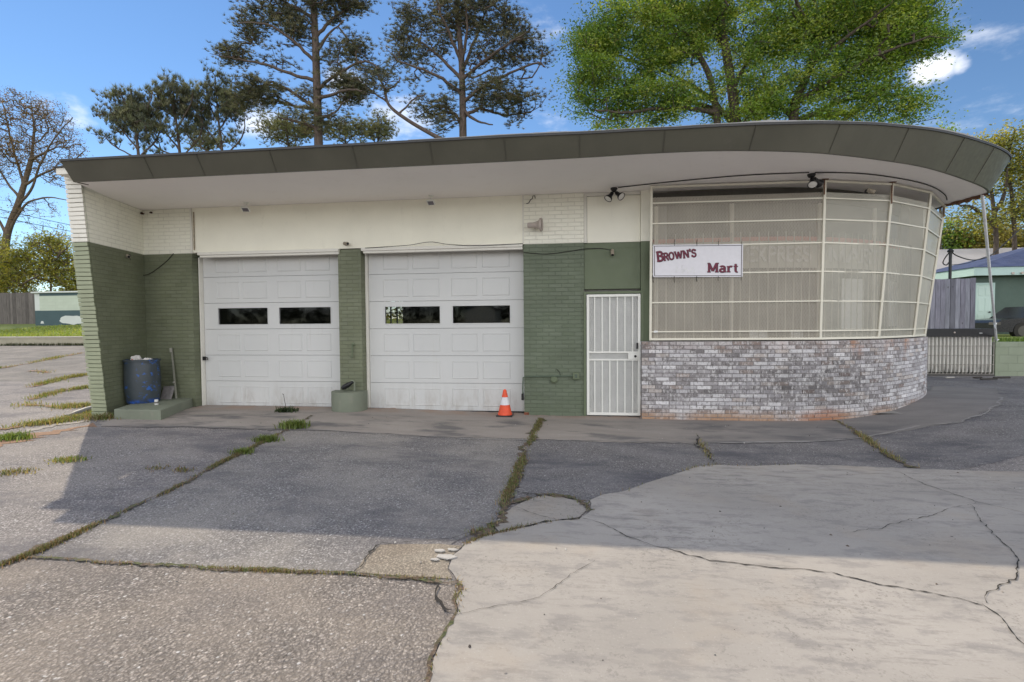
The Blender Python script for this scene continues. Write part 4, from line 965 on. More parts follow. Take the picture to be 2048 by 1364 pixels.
# loose grit and litter lying on the paving
n = 1500; xy = np.c_[rng.uniform(-7, 7, n), rng.uniform(-7.6, -.5, n)]; s = rng.gamma(2.0, .0018, n)+.0012
ang = rng.uniform(0, 6.28, n); base = np.c_[xy, [gz(*q)+.014 for q in xy]]
V = []; F = []
ring = [(math.cos(t), math.sin(t)) for t in (0, 1.3, 2.5, 3.7, 5.0)]
for i in range(n):
    for (cx, cy), k in zip(ring, rng.uniform(.6, 1.2, 5)): V.append(base[i]+(s[i]*k*(cx*math.cos(ang[i])-.6*cy*math.sin(ang[i])), s[i]*k*(cx*math.sin(ang[i])+.6*cy*math.cos(ang[i])), 0))
    V.append(base[i]+(0, 0, s[i]*.7)); F += [(6*i+j, 6*i+(j+1) % 5, 6*i+5) for j in range(5)]
GR = np.array([(.06, .05, .045), (.12, .09, .07), (.5, .48, .45), (.30, .27, .24), (.10, .10, .10)]); cc = np.repeat(GR[rng.integers(0, 5, n)], 6, 0)
N = NT('grit'); m_grit = N.set(N.n('ShaderNodeAttribute', dict(attribute_name='Col')).outputs['Color'], .9)
tag(arrays_mesh('grit', V, F, m_grit, cc, n=3), 'loose grit and crumbs scattered over the paving', 'grit', None, 'stuff')
# ------------------------------------------------------------------ things on and at the station
def T(name, label, cat, P, group=None): return thing(name, label, cat, P, group)
# concrete step with the barrel
m_conc_g = paint('painted_plinth', (.19, .21, .16), .15, .7, None, .3, dirt=.4, dirtc=(.3, .28, .23))
a = atG(322, 841); xpl1 = a[0]; ypl = a[1]; xpl0 = atZ(232, 838, 0)[0]; hpl = .165; xpl2 = atY(386, 815, 0)[0]
w = MB(); yb = -.004
w.hexa([(xpl0, ypl+.02, -.1), (xpl1, ypl, -.1), (xpl2, yb, -.1), (XL+.05, yb, -.1), (xpl0, ypl+.02, hpl), (xpl1, ypl, hpl), (xpl2, yb, hpl), (XL+.05, yb, hpl)])
o = w.build('concrete_step', m_conc_g, bevel=.012); tag(o, 'low green painted concrete step in the corner under the blue barrel', 'step')
bx, by = atZ(286, 808, hpl)[:2]; by += .22; bx -= .20; rb = .262; hb = .80
m_barrel = None
N = NT('barrel_plastic'); P = N.tc.outputs['Object']
f = N.remap(N.math('ADD', N.noise(N.map(P, (2, 2, 3)), 3.4, 7, .7), N.math('MULTIPLY', N.noise(P, 22, 5, .7), .25)), .70, .76)
col = N.mix(f, N.ramp(N.noise(P, 3, 5), [(.3, (.030, .042, .052)), (.7, (.055, .068, .078))]), (.02, .10, .36))
lowb = N.remap(N.n('ShaderNodeSeparateXYZ', i0=P).outputs[2], .26, .19); col = N.mix(N.math('MULTIPLY', lowb, N.remap(N.noise(P, 6, 4), .4, .6)), col, (.025, .10, .42))
m_barrel = N.set(col, .5, N.bump(N.noise(P, 30, 4), .2, .004))
bt = T('barrel', 'dark blue plastic barrel with scuffed bright blue streaks standing on the concrete step', 'barrel', (bx, by, hpl))
w = MB(); prof = [(rb*.86, 0), (rb*.93, .02), (rb*.95, .10), (rb*1.0, .2), (rb*1.015, .4), (rb*1.0, .60), (rb*.97, .69), (rb*.96, .725)]
w.lathe(prof, (bx, by, hpl), n=40, cap=False); w.lathe([(rb*.93, .5), (rb*.93, .71)], (bx, by, hpl), n=40, cap=False); w.lathe([(0.001, .55), (rb*.93, .55)], (bx, by, hpl), n=40, cap=False)
w.build('body', m_barrel, bt, smooth=True)
w = MB(); w.lathe([(rb*.955, .717), (rb*1.03, .717), (rb*1.035, .75), (rb*.95, .755), (rb*.93, .74)], (bx, by, hpl), n=40, cap=False); w.build('rim', m_barrel, bt, smooth=True)
def crumple(name, label, P, s, mat, flat=.5, cat='rubbish'):
    n = 60; th = rng.uniform(0, 2*np.pi, n); ph = np.arccos(rng.uniform(-.3, 1, n)); r_ = s*rng.uniform(.6, 1.15, n)
    V = np.c_[r_*np.sin(ph)*np.cos(th), r_*np.sin(ph)*np.sin(th), r_*np.cos(ph)*flat]+P
    import bmesh
    bm = bmesh.new(); [bm.verts.new(v) for v in V]; bmesh.ops.convex_hull(bm, input=bm.verts)
    bmesh.ops.subdivide_edges(bm, edges=bm.edges, cuts=1)
    for v in bm.verts: v.co += Vector(rng.normal(0, s*.10, 3))
    me = bpy.data.meshes.new(name); bm.to_mesh(me); bm.free(); me.materials.append(mat); o = bpy.data.objects.new(name, me); COL.objects.link(o); return tag(o, label, cat)
m_bag = plain('pale_rubbish', (.62, .60, .58), .6, var=.2)
crumple('carton', 'crumpled white carton with a red mark poking out of the barrel at its left', (bx-.06, by-.06, hpl+.755), .075, m_bag, .9)
crumple('plastic_bag', 'crumpled pale plastic bag lying in the top of the barrel at its right', (bx+.13, by-.03, hpl+.72), .11, m_bag, .45)
w = MB(); a = atY(265, 719, by-.16); w.lathe([(.012, 0), (.012, .004)], a, (0, -1, 0), 8); o = w.build('bottle_cap', m_pinkst); tag(o, 'small red bottle cap on the crumpled carton in the barrel', 'cap')
# post leaning in the corner, board, can
pa, pb = atY(343, 696, -.03), atY(353, 804, -.12); pb[2] = hpl
t_ = T('leaning_post', 'thin grey metal post leaning on the green brick wall beside the barrel', 'post', pb)
w = MB(); w.bar(pb, pa, .03, .02, (0, -1, 0)); w.build('shaft', plain('weathered_grey', (.22, .22, .18), .7), t_, bevel=.003)
w = MB(); q = pa+(pb-pa)*.66; w.bar(pa+(0, -.02, 0), pa+(pb-pa)*.08+(0, -.02, 0), .045, .012, (0, -1, 0)); w.bar(q+(0, -.02, 0), q+(pb-pa)*.03+(0, -.02, 0), .042, .014, (0, -1, 0)); w.build('clip', plain('weathered_pale', (.30, .29, .25), .7), t_)
q = atY(337, 806, -.13); w = MB(); w.hexa([(q[0]-.105, -.20, hpl), (q[0]+.10, -.20, hpl), (q[0]+.10, -.17, hpl), (q[0]-.105, -.17, hpl), (q[0]-.115, -.10, hpl+.22), (q[0]+.10, -.10, hpl+.235), (q[0]+.10, -.07, hpl+.235), (q[0]-.115, -.07, hpl+.22)])
tag(w.build('board_offcut', plain('grey_board', (.22, .205, .20), .85, var=.25), bevel=.004), 'square grey board propped up on the concrete step right of the barrel', 'board')
q = atZ(313, 810, hpl); ct = T('drink_can', 'small pale drink can on the front edge of the concrete step', 'can', q)
w = MB(); w.lathe([(.022, 0), (.029, .008), (.029, .085), (.022, .095)], q, n=16); w.build('body', plain('can_paper', (.55, .55, .52), .4), ct, smooth=True)
w = MB(); w.lathe([(.0295, .03), (.0295, .06)], q, n=16, cap=False); w.build('label_band', plain('can_band', (.15, .14, .13), .5), ct, smooth=True)
# drain pipe lying at the foot of the wing wall
q0, q1 = atG(152, 834), atG(190, 822); w = MB(); w.tube([q0+(-.03, -.1, .02), q0+(0, 0, .06), q0*.5+q1*.5+(0, 0, .07), q1+(.1, 0, .09)], .045, 12)
tag(w.build('drain_pipe', plain('pipe_grey', (.11, .115, .12), .5), smooth=True), 'dark grey drain pipe lying at the foot of the leaning wing wall', 'pipe')
# round concrete base at the pier
q = atG(705, 833); xc = (xp0+xp1)/2+.0; rr = .295
yc = -.12
bt = T('round_plinth', 'green painted half round concrete plinth at the foot of the middle pier', 'plinth', (xc, yc, 0))
w = MB(); n = 40; zt_ = atY(705, 782, yc)[2]
ring = [(xc-rr, -.003)]+[(xc+rr*math.cos(t), yc-rr*.86*math.sin(t)*1.0) for t in np.linspace(math.pi, 0, n)]+[(xc+rr, -.003)]
w.prism([(x, y, -.1) for x, y in ring][::-1], (0, 0, zt_+.1)); w.build('body', m_conc_g, bt, bevel=.02)
pt = T('water_tap', 'thin standing water pipe with a black cloth on its spout above the green plinth', 'tap', (xc+.08, yc, zt_))
a = atY(709, 782, yc); b = atY(709, 764, yc); w = MB(); w.tube([a-(0, 0, .03), b, b+(-.02, 0, .02), b+(-.06, -.01, .022)], .014, 8); w.build('pipe', m_conc_g, pt, smooth=True)
w = MB(); c0, c1 = atY(706, 764, yc-.02), atY(684, 777, yc-.05); w.tube([c0, c0*.6+c1*.4, c0*.2+c1*.8, c1], [.022, .042, .048, .03], 10); w.build('cloth', m_black, pt, smooth=True)
# hook on the pier
q = atY(707, 689, 0); ht = T('wall_hook', 'old green painted handle hook bolted to the middle pier', 'hook', q)
w = MB(); w.lathe([(.032, -.002), (.03, .015), (.012, .02), (.012, .06)], q, (0, -1, 0), 14); w.build('boss', m_greenflat, ht, smooth=True)
w = MB(); e = atY(704, 714, 0); w.bar(q+(0, -.05, .01), np.array([q[0]-.005, -.045, e[2]+.0]), .022, .014, (0, -1, 0)); w.bar((q[0], -.045, e[2]), (q[0]-.05, -.03, e[2]-.005), .02, .014); w.build('handle', m_greenflat, ht, bevel=.004)
# traffic cone
q = atG(1010, 832); hc = .455; cone = T('traffic_cone', 'orange traffic cone with a white band before the right garage door', 'cone', q)
m_orange = plain('cone_orange', (.72, .085, .03), .5, var=.12); m_refl = paint('cone_band', (.66, .66, .68), .1, .4, None, .05, dirt=.5, dirtc=(.35, .33, .33), scale=12)
def cr(h): return .118+(.026-.118)*(h/.415)
w = MB(); w.box(q[0]-.135, q[0]+.135, q[1]-.135, q[1]+.135, q[2], q[2]+.03); w.build('base', m_black, cone, bevel=.012)
o_ = q+(0, 0, .03); w = MB(); w.lathe([(.125, 0), (.118, .012)]+[(cr(h), h) for h in (.05, .1, .165)], o_, n=28, cap=False)
w.lathe([(cr(h), h) for h in (.293, .34, .41)]+[(.018, .42), (.014, .40)], o_, n=28, cap=False); w.build('body', m_orange, cone, smooth=True)
w = MB(); w.lathe([(cr(.165)+.002, .165), (cr(.293)+.002, .293)], o_, n=28, cap=False); w.build('reflective_band', m_refl, cone, smooth=True)
# conduit with two boxes on the right brick wall
q0, q1 = atY(1049, 753, -.03), atY(1146, 752, -.03); ct = T('wall_conduit', 'green painted conduit run with socket boxes low on the right brick wall', 'conduit', ((q0+q1)/2))
m_cond = plain('conduit_green', (.09, .12, .085), .5)
w = MB(); e = atY(1046, 787, -.03); w.tube([q1, q0+(.02, 0, 0), q0+(-.02, -.01, -.015), q0*.3+e*.7+(-.012, 0, 0), e], .012, 8); w.build('pipe', m_cond, ct, smooth=True)
w = MB(); w.box(q1[0]-.005, q1[0]+.105, -.055, -.002, q1[2]-.055, q1[2]+.06); w.build('socket_box', m_greenflat, ct, bevel=.008)
w = MB(); w.box(q1[0]+.03, q1[0]+.07, -.062, -.05, q1[2]-.03, q1[2]+.035); w.build('socket_cover', m_cond, ct, bevel=.004)
c = atY(1108, 757, -.03); w = MB(); w.lathe([(.055, 0), (.06, .03), (.04, .05)], c+(0, .028, -.02), (0, -1, 0), 18); w.build('junction_box', m_greenflat, ct, smooth=True)
w = MB(); w.box(e[0]-.025, e[0]+.015, -.06, -.004, e[2]-.11, e[2]); w.build('end_box', m_black, ct, bevel=.004)
w = MB(); a, b = atY(1113, 738, -.01), atY(1120, 752, -.03); w.tube([a, (a+b)/2+(.02, -.01, .01), b+(.005, 0, .02), b], .005, 6); w.build('loose_wire', m_wire, ct)
q = atG(1052, 830); w = MB(); w.box(q[0]-.03, q[0]+.055, q[1]-.03, q[1]+.05, q[2], q[2]+.05); tag(w.build('brick_piece', plain('red_brick', (.20, .07, .04), .9, var=.3), bevel=.008), 'broken red brick at the bottom corner of the right brick wall', 'brick')
# horn loudspeaker
q = atY(1068, 450, -.16); ht = T('horn_speaker', 'grey horn loudspeaker pointing right high on the cream brick wall', 'loudspeaker', q)
w = MB(); w.lathe([(.02, -.11), (.042, -.105), (.045, -.06), (.042, -.02), (.05, .03), (.068, .075), (.095, .105), (.10, .11)], q, (1, -.12, 0), 24, cap=True); w.build('horn', m_horn, ht, smooth=True)
w = MB(); w.lathe([(.098, .10), (.108, .102), (.108, .135), (.092, .135), (.08, .115)], q, (1, -.12, 0), 4 if False else 24, cap=False); w.build('mouth_rim', m_horn, ht, smooth=True)
w = MB(); w.tube([q+(.02, 0, 0), q+(.0, .10, -.02), q+(0, .155, -.02)], .014, 8); w.build('bracket', m_horn, ht)
q = atY(1067, 397, -.015); w = MB(); w.tube([q+(-.12, .01, -.08), q+(-.08, 0, -.07), q+(-.05, 0, -.02), q+(-.02, 0, .0), q+(-.01, -.01, .04), q+(.02, 0, .045), q+(.03, -.01, 0)], .006, 6); tag(w.build('cut_wire', m_wire), 'short curl of cut wire on the cream brick above the loudspeaker', 'wire')
# twin floodlights under the soffit
def flood(label, P, heads):
    t = T('floodlight', label, 'floodlight', P, 'black twin floodlights under the soffit')
    w = MB(); w.lathe([(.055, 0), (.055, -.02), (.04, -.045), (.025, -.055)], P, (0, 0, 1), 18); w.build('mount', m_black, t, smooth=True)
    for off, d in heads:
        d = np.array(d, float); d /= np.linalg.norm(d); b = np.array(P)+(0, 0, -.05); s = b+np.array(off)
        w = MB(); w.tube([b, s], .014, 8); w.lathe([(.02, -.01), (.03, 0), (.032, .06), (.045, .085), (.062, .11), (.066, .135), (.060, .135)], s, d, 20, cap=False); w.lathe([(.001, -.01), (.02, -.01)], s, d, 20, cap=False)
        h = w.build('lamp_head', m_black, t, smooth=True)
        w = MB(); w.lathe([(.061, .124), (.055, .132), (.03, .137), (.001, .139)], s, d, 20, cap=False); w.build('lens', m_lens, h, smooth=True)
P = atZ(1228, 376, ZS); flood('black twin floodlight under the soffit above the entrance door', P, [((-.03, -.01, -.03), (-.5, -.35, -.75)), ((.035, -.01, -.03), (.55, -.55, -.6))])
P = atZ(1623, 348, ZS); flood('black twin floodlight under the soffit in front of the mesh screen', P, [((-.0, -.02, -.03), (-.2, -.6, -.75)), ((.04, .0, -.02), (.75, .45, -.45))])
# small white lamps under the soffit
def spot(label, px, py, rz):
    P = atZ(px, py-12, ZS); t = T('soffit_lamp', label, 'lamp', P, 'small white lamps under the soffit')
    w = MB(); w.lathe([(.045, 0), (.04, -.015)], P, n=16); w.tube([P, P+(0, 0, -.08)], .012, 8); w.build('stem', m_white, t)
    c = P+(0, -.02, -.13); u = np.array([math.cos(rz), math.sin(rz), 0])*.065; v = np.array([-math.sin(rz)*.8, math.cos(rz)*.8, -.55]); v = v/np.linalg.norm(v)*.05; n_ = np.cross(u, v); n_ /= np.linalg.norm(n_); n_ = n_*np.sign(n_[2])*.03
    w = MB(); w.hexa([c-u-v, c+u-v, c+u+v, c-u+v]+[q+n_ for q in (c-u-v, c+u-v, c+u+v, c-u+v)]); w.build('housing', m_white, t, bevel=.004)
    w = MB(); w.hexa([q-n_*.12 for q in (c-u*.75-v*.75, c+u*.75-v*.75, c+u*.75+v*.75, c-u*.75+v*.75)]+[q+n_*.1 for q in (c-u*.75-v*.75, c+u*.75-v*.75, c+u*.75+v*.75, c-u*.75+v*.75)]); w.build('lens', plain('led_lens', (.17, .16, .18), .2), t)
spot('small square white lamp hanging under the soffit above the left garage door', 492, 417, .2)
spot('small square white lamp hanging under the soffit above the right garage door', 862, 403, -.1)
# security cameras
m_camb = plain('camera_bronze', (.30, .26, .20), .5)
def seccam(label, P, d, mat=None):
    t = T('security_camera', label, 'camera', P, 'small security cameras on the station'); d = np.array(d, float); d /= np.linalg.norm(d)
    w = MB(); w.lathe([(.03, 0), (.03, .02), (.012, .03), (.012, .06)], P, (0, -1, 0), 14); w.build('mount', m_black, t, smooth=True)
    s = np.array(P)+(0, -.06, 0); w = MB(); w.lathe([(.026, -.02), (.03, -.015), (.03, .085), (.026, .09)], s, d, 16); b = w.build('body', mat or m_camb, t, smooth=True)
    w = MB(); w.lathe([(.022, .088), (.022, .094)], s, d, 14); w.build('lens', m_black, b)
seccam('security camera low on the leaning wing wall with a dangling cable', atY(250, 512, -.42)+(0.09, 0, 0), (.9, -.4, -.35))
seccam('security camera above the middle pier between the garage doors', atY(693, 488, 0), (.75, -.5, -.15))
seccam('security camera over the green panel above the entrance door', atY(1224, 503, .03), (0.0, -.6, -.8))
P = sp(1, .64, 3.46); P = atZ(1733, 383, 3.44); seccam('security camera on the mesh screen below the soffit', P, (.75, -.5, -.45))
# cables
def cable(name, label, pts, r=.006): w = MB(); w.tube([np.array(p) for p in spline3(pts)], r, 6); return tag(w.build(name, m_wire, smooth=True), label, 'cable')
def spline3(P, n=8):
    P = np.asarray(P, float); Q = np.vstack([2*P[0]-P[1], P, 2*P[-1]-P[-2]]); out = []
    for i in range(1, len(Q)-2):
        for k in range(n):
            t = k/n; a, b, c, d = Q[i-1], Q[i], Q[i+1], Q[i+2]; out.append(.5*((2*b)+(-a+c)*t+(2*a-5*b+4*c-d)*t*t+(-a+3*b-3*c+d)*t**3))
    out.append(P[-1]); return out
cable('hanging_cable', 'cable hanging in a loop from the camera on the wing wall', [atY(252, 516, -.40)+(.10, -.03, 0), atY(262, 537, -.2)+(.08, -.02, 0), atY(277, 550, -.06)+(.03, -.01, 0), atY(300, 547, -.02), atY(330, 525, -.015), atY(347, 507, -.012)])
cable('soffit_cable', 'thin black cable along the soffit between the two twin floodlights', [atZ(x, y, ZS-.012) for x, y in ((1236, 375), (1300, 368), (1400, 358), (1500, 350), (1618, 345))], .008)
cable('soffit_cable', 'thin black cable along the soffit following the curved screen', [atZ(x, y, ZS-.012) for x, y in ((1630, 345), (1700, 346), (1760, 351), (1830, 363), (1870, 376), (1890, 390), (1894, 400))], .008)
cable('wall_cable', 'cable sagging across the green brick to the camera over the entrance', [atY(x, y, -.012) for x, y in ((1047, 505), (1090, 508), (1130, 504), (1168, 498))]+[atY(1200, 497, .02), atY(1222, 500, .02)], .006)
cable('wall_cable', 'thin cable draped over the head of the right garage door', [atY(x, y, -.075) for x, y in ((730, 496), (780, 493), (820, 490), (860, 484), (900, 489), (960, 491), (1046, 487))], .005)
# shop sign
pc = [(1306, 489.5), (1486.5, 488), (1486.5, 553), (1306, 554.5)]
def on_panel(px, py, d=.03):
    a, b, dd = sp(0, 0, ZB+.03), sp(0, 1, ZB+.03), sp(0, 0, 3.4); n = np.cross(b-a, dd-a); n /= np.linalg.norm(n); n = n if n[1] < 0 else -n
    r_ = ray(px, py); t = ((a+n*d-EYE)@n)/(r_@n); return EYE+r_*t, n
C4 = [on_panel(*p)[0] for p in pc]; nS = on_panel(1400, 520)[1]
ux = C4[1]-C4[0]; SWd = np.linalg.norm(ux); ux /= SWd; uy = C4[0]-C4[3]; SH = np.linalg.norm(uy); uy /= SH; o0 = C4[3]
def S2(x, y, e=0): return o0+ux*x*SWd+uy*y*SH+nS*e
sg = T('shop_sign', "white rectangular shop sign reading Brown's Mart wired to the mesh screen", 'sign', o0)
w = MB(); w.hexa([S2(0, 0, -.02), S2(1, 0, -.02), S2(1, 1, -.02), S2(0, 1, -.02), S2(0, 0, 0), S2(1, 0, 0), S2(1, 1, 0), S2(0, 1, 0)]); w.build('board', m_signw, sg, bevel=.003)
w = MB(); m1, m2 = .014, .035
def bd(x0, y0, x1, y1): w.hexa([S2(x0, y0, .0006), S2(x1, y0, .0006), S2(x1, y1, .0006), S2(x0, y1, .0006), S2(x0, y0, .003), S2(x1, y0, .003), S2(x1, y1, .003), S2(x0, y1, .003)])
bt_ = .006; bd(m1, m2, 1-m1, m2+bt_*2.6); bd(m1, 1-m2-bt_*2.6, 1-m1, 1-m2); bd(m1, m2+bt_*2.6, m1+bt_, 1-m2-bt_*2.6); bd(1-m1-bt_, m2+bt_*2.6, 1-m1, 1-m2-bt_*2.6)
w.build('border', m_signk, sg)
def word(txt, x0, y0, sc, hgt, ang, wd, mat_mi, depth, shift=(0, 0), big=1.0):
    mb = MB(); X0 = 0; asp = SH/SWd
    for i, g in enumerate(txt):
        k = big if i == 0 else 1.0
        ca, sa = math.cos(ang), math.sin(ang)
        def X(x, y, e, X0=X0, k=k):
            lx, ly = (X0+x*k)*sc, y*k*hgt
            px_, py_ = lx*ca-ly*asp*sa, lx*sa/asp+ly*ca
            return S2(x0+px_+shift[0], y0+py_+shift[1], depth[0]+e)
        X0 += letter(mb, g, X, 1, wd, depth=depth[1])*k
    return mb
br_ = ['B', 'r_', 'O', 'W', 'N', "'", 's_']
for txt, x0, y0, sc, hg, an, bg_, nm in ((br_, .045, .48, .0865, .24, .125, 1.28, 'brown_lettering'), (['M_', 'a', 'r', 't'], .605, .15, .126, .285, 0.0, 1.0, 'mart_lettering')):
    k = .17 if nm[0] == 'b' else .155
    word(txt, x0, y0, sc, hg, an, k*1.42, 0, (.0006, .002), (.003, -.006), bg_).build('letter_outline', m_signk, sg)  # wider black outline behind the maroon letters
    word(txt, x0, y0, sc, hg, an, k*.98, 0, (.004, .0012), (0, 0), bg_).build('lettering', m_maroon, sg)
gm = word(['M_'], .245, .15, .10, .22, 0, .10, 0, (.0006, .0008)); 
for k in range(7):
    x, y = .33+.022*k, .16+.05*(k % 3); gm.face([S2(x+dx*.014*(.6+.5*rng.random()), y+dy*.07*(.6+.5*rng.random()), .0012+k*.0002) for dx, dy in ((-1, -1), (1, -.8), (1.1, 1), (-.9, .9))])
gm.build('faded_lettering', m_ghost, sg)
w = MB()
for x in (.0, .24, .49, .73, .985):
    for y, s_ in ((1, 1), (0, -1)): w.tube([S2(x, y-s_*.03, .004), S2(x, y+s_*.05, -.01), S2(x+.01, y+s_*.16, -.035)], .004, 5)
w.build('wire_tie', m_wire, sg)
q, _ = on_panel(1311, 664, .02); w = MB(); w.face([q+(-.03, 0, -.01), q+(.035, 0, -.008), q+(.04, 0, .02), q+(-.01, -.004, .024), q+(-.03, -.004, .012)]); tag(w.build('paper_scrap', m_paper), 'torn scrap of white paper at the lower left corner of the mesh screen', 'paper')
# broken chips of concrete
m_chip = plain('chip_white', (.46, .44, .41), .85, var=.15)
for k, (px, py, s, lb) in enumerate(((893, 1118, .075, 'largest flat white concrete chip in the broken patch'), (880, 1106, .04, 'small white concrete chip above the largest one'), (870, 1124, .03, 'small white concrete chip left of the largest one'), (905, 1104, .035, 'narrow white concrete chip at the right of the broken patch'))):
    c = atG(px, py); poly = [c+(s*(.9+.3*rng.random())*math.cos(t), s*.45*(.8+.4*rng.random())*math.sin(t), .013) for t in np.linspace(0, 2*math.pi, 6)[:-1]]
    w = MB(); w.prism(poly, (0, 0, .007)); tag(w.build('concrete_chip', m_chip, bevel=.0015), lb, 'concrete chip', 'concrete chips in the broken patch')

# ------------------------------------------------------------------ right-hand neighbours
xw0 = 0
q = atG(1990, 752); yw = q[1]; xw0 = q[0]; zw = atY(2010, 684, yw)[2]
m_block = paint('green_block_wall', (.26, .30, .215), .1, .75, (.42, .205), dirt=.35, dirtc=(.2, .2, .15))
w = MB(); w.box(xw0, 26, yw, yw+.2, -.4, zw); o = w.build('block_wall', m_block, bevel=.01); tag(o, 'pale green block retaining wall right of the wire fronted locker', 'wall')
w = MB(); w.box(xw0+.01, 60, yw+.2, 60, -.4, zw-.03); struct(w.build('raised_yard', m_grassg))
# wire fronted locker
ql = atG(1858, 752); qr = atG(1986, 750); yl = yw-.02; xl0, xl1 = atY(1850, 700, yl)[0]-.1, atY(1988, 700, yl)[0]
zt1, zt0, zl0 = atY(1990, 657, yl)[2], atY(1990, 673, yl)[2], atY(1990, 748, yl)[2]
lk = T('wire_front_locker', 'black topped locker with white ribbed panel behind a wire grid beside the brick base', 'locker', ((xl0+xl1)/2, yl, zl0))
w = MB(); w.box(xl0, xl1, yl-.03, yl+.55, zt0, zt1); w.build('top_rail', m_black, lk, bevel=.006)
N = NT('ribbed_panel'); P = N.tc.outputs['Object']; zz = N.n('ShaderNodeSeparateXYZ', i0=P).outputs[2]
g = N.math('MULTIPLY', N.remap(zz, zl0+.3, zl0), N.remap(N.noise(N.map(P, (3, 1, 1)), 4, 5), .4, .65)); m_rib = N.set(N.mix(g, (.68, .67, .62), (.05, .045, .04)), .6)
w = MB(); nrb = 19
for k in range(nrb):
    x0 = xl0+(xl1-xl0)*k/nrb; x1 = xl0+(xl1-xl0)*(k+1)/nrb; w.box(x0+.008, x1-.008, yl+.05, yl+.10, zl0+.03, zt0-.004)
lkp = w.build('ribbed_panel', m_rib, lk, bevel=.01)
w = MB(); w.box(xl0, xl1, yl+.085, yl+.54, zl0+.02, zt0-.006); w.build('carcass', m_dark, lk)
m_grid = plain('wire_grid', (.32, .30, .27), .5, .3)
w = MB()
for k in range(nrb+1): x = xl0+(xl1-xl0)*k/nrb; w.bar((x, yl+.01, zl0), (x, yl+.01, zt0), .014, .014, (0, -1, 0))
w.build('upright_wires', m_grid, lk)
w = MB()
for k in range(5): z = zl0+(zt0-zl0)*(k/4); w.bar((xl0, yl-.006, z+.0), (xl1, yl-.006, z), .02, .012)
w.build('cross_wires', m_grid, lk)
w = MB(); w.box(xl0, xl1, yl-.02, yl+.5, zl0-.05, zl0-.008); w.build('bottom_rail', plain('rail_dark', (.07, .065, .06), .6), lk)
w = MB(); c = atY(1909, 665, yl-.03); w.lathe([(.022, 0), (.022, .01), (.012, .016)], c, (0, -1, 0), 14); w.build('lock', m_horn, lk)
w = MB(); c = atY(1962, 666, yl-.032); w.box(c[0]-.04, c[0]+.03, c[1]-.004, c[1], c[2]-.008, c[2]+.004); w.build('maker_plate', m_paper, lk)
for k, (px, py, lb) in enumerate(((1955, 757, 'dark scrap of wood under the wire fronted locker'), (2003, 757, 'black strip of scrap at the right end of the locker'), (1900, 757, 'small pale scrap on the ground below the locker'), (1977, 760, 'long flat dark scrap lying before the locker'))):
    c = atG(px, py); w = MB(); r_ = .05+.05*(k % 2); w.bar(c+(-r_*1.6, .02, .02), c+(r_*1.6, -.03, .035), .06, .03); tag(w.build('scrap', plain('scrap', (.05, .045, .04), .8) if k != 2 else m_chip, bevel=.004), lb, 'scrap', 'scraps before the wire fronted locker')
# support pipe
pt0 = np.array([6.93, 1.15, ZS-.02]); d0 = atZ(1979, 384, ZS); pt0 = np.array([d0[0]-.02, d0[1]+.12, ZS-.02]); pb0 = atY(1993, 680, yw+.1)
t_ = T('support_pipe', 'slim shiny steel pipe propping the rounded roof corner from the block wall', 'pipe', pb0)
w = MB(); w.tube([pb0-(0, 0, .02), pt0], .024, 14); w.build('shaft', plain('pipe_bright', (.84, .85, .87), .3, .0), t_, smooth=True)
w = MB(); m_ = pb0+(pt0-pb0)*.16; w.tube([m_+(-.02, -.03, 0), m_+(-.05, -.05, -.05), m_+(-.03, -.05, -.12), m_+(0, -.03, -.16)], .008, 6); w.lathe([(.035, -.02), (.035, .02)], m_, (0, 0, 1), 12); w.lathe([(.05, 0), (.05, .02)], pb0, n=12); w.build('clamp', m_steel, t_)
# board fence
yf = yw+5.0; m_fence = None
def wood(name, c):
    N = NT(name); P = N.tc.outputs['Object']; a = N.noise(N.map(P, (6, 6, .6)), 3, 7, .7); b = N.n('ShaderNodeAttribute', dict(attribute_name='Col')).outputs['Color']
    col = N.mix(1, N.ramp(a, [(.3, tuple(x*.6 for x in c)), (.7, tuple(x*1.3 for x in c))]), b, 'MULTIPLY')
    kn = N.remap(N.n('ShaderNodeTexVoronoi', Vector=N.map(P, (3, 1, 1.3)), Scale=1.6).outputs['Distance'], .10, .05); col = N.mix(N.math('MULTIPLY', kn, .8), col, (.03, .03, .035))
    return N.set(col, .85, N.bump(a, .4, .01), Specular_IOR_Level=.2)
m_fence = wood('weathered_boards', (.20, .205, .245)); m_fence2 = wood('weathered_boards_dark', (.15, .135, .125))
a, b = atY(1850, 600, yf), atY(1951, 600, yf); zf1, zf0 = atY(1910, 557, yf)[2], zw-.05
ft = T('board_fence', 'weathered grey upright board fence panel behind the wire fronted locker', 'fence', ((a[0]+b[0])/2, yf, zf0))
w = MB(); nbd = 12
for k in range(nbd):
    x0 = a[0]-.3+(b[0]-a[0]+.3)*k/nbd; x1 = a[0]-.3+(b[0]-a[0]+.3)*(k+1)/nbd; c = rng.uniform(.7, 1.3); jt = rng.uniform(-.02, .02)
    w.box(x0+.006, x1-.006, yf+rng.uniform(-.008, .008), yf+.025, zf0, zf1+jt, 0, (c, c*rng.uniform(.95, 1), c))
w.build('boards', m_fence, ft)
w = MB(); w.box(a[0]-.3, b[0], yf+.027, yf+.07, zf1-.4, zf1-.3); w.box(a[0]-.3, b[0], yf+.027, yf+.07, zf0+.3, zf0+.4); w.build('rails', m_fence2, ft)
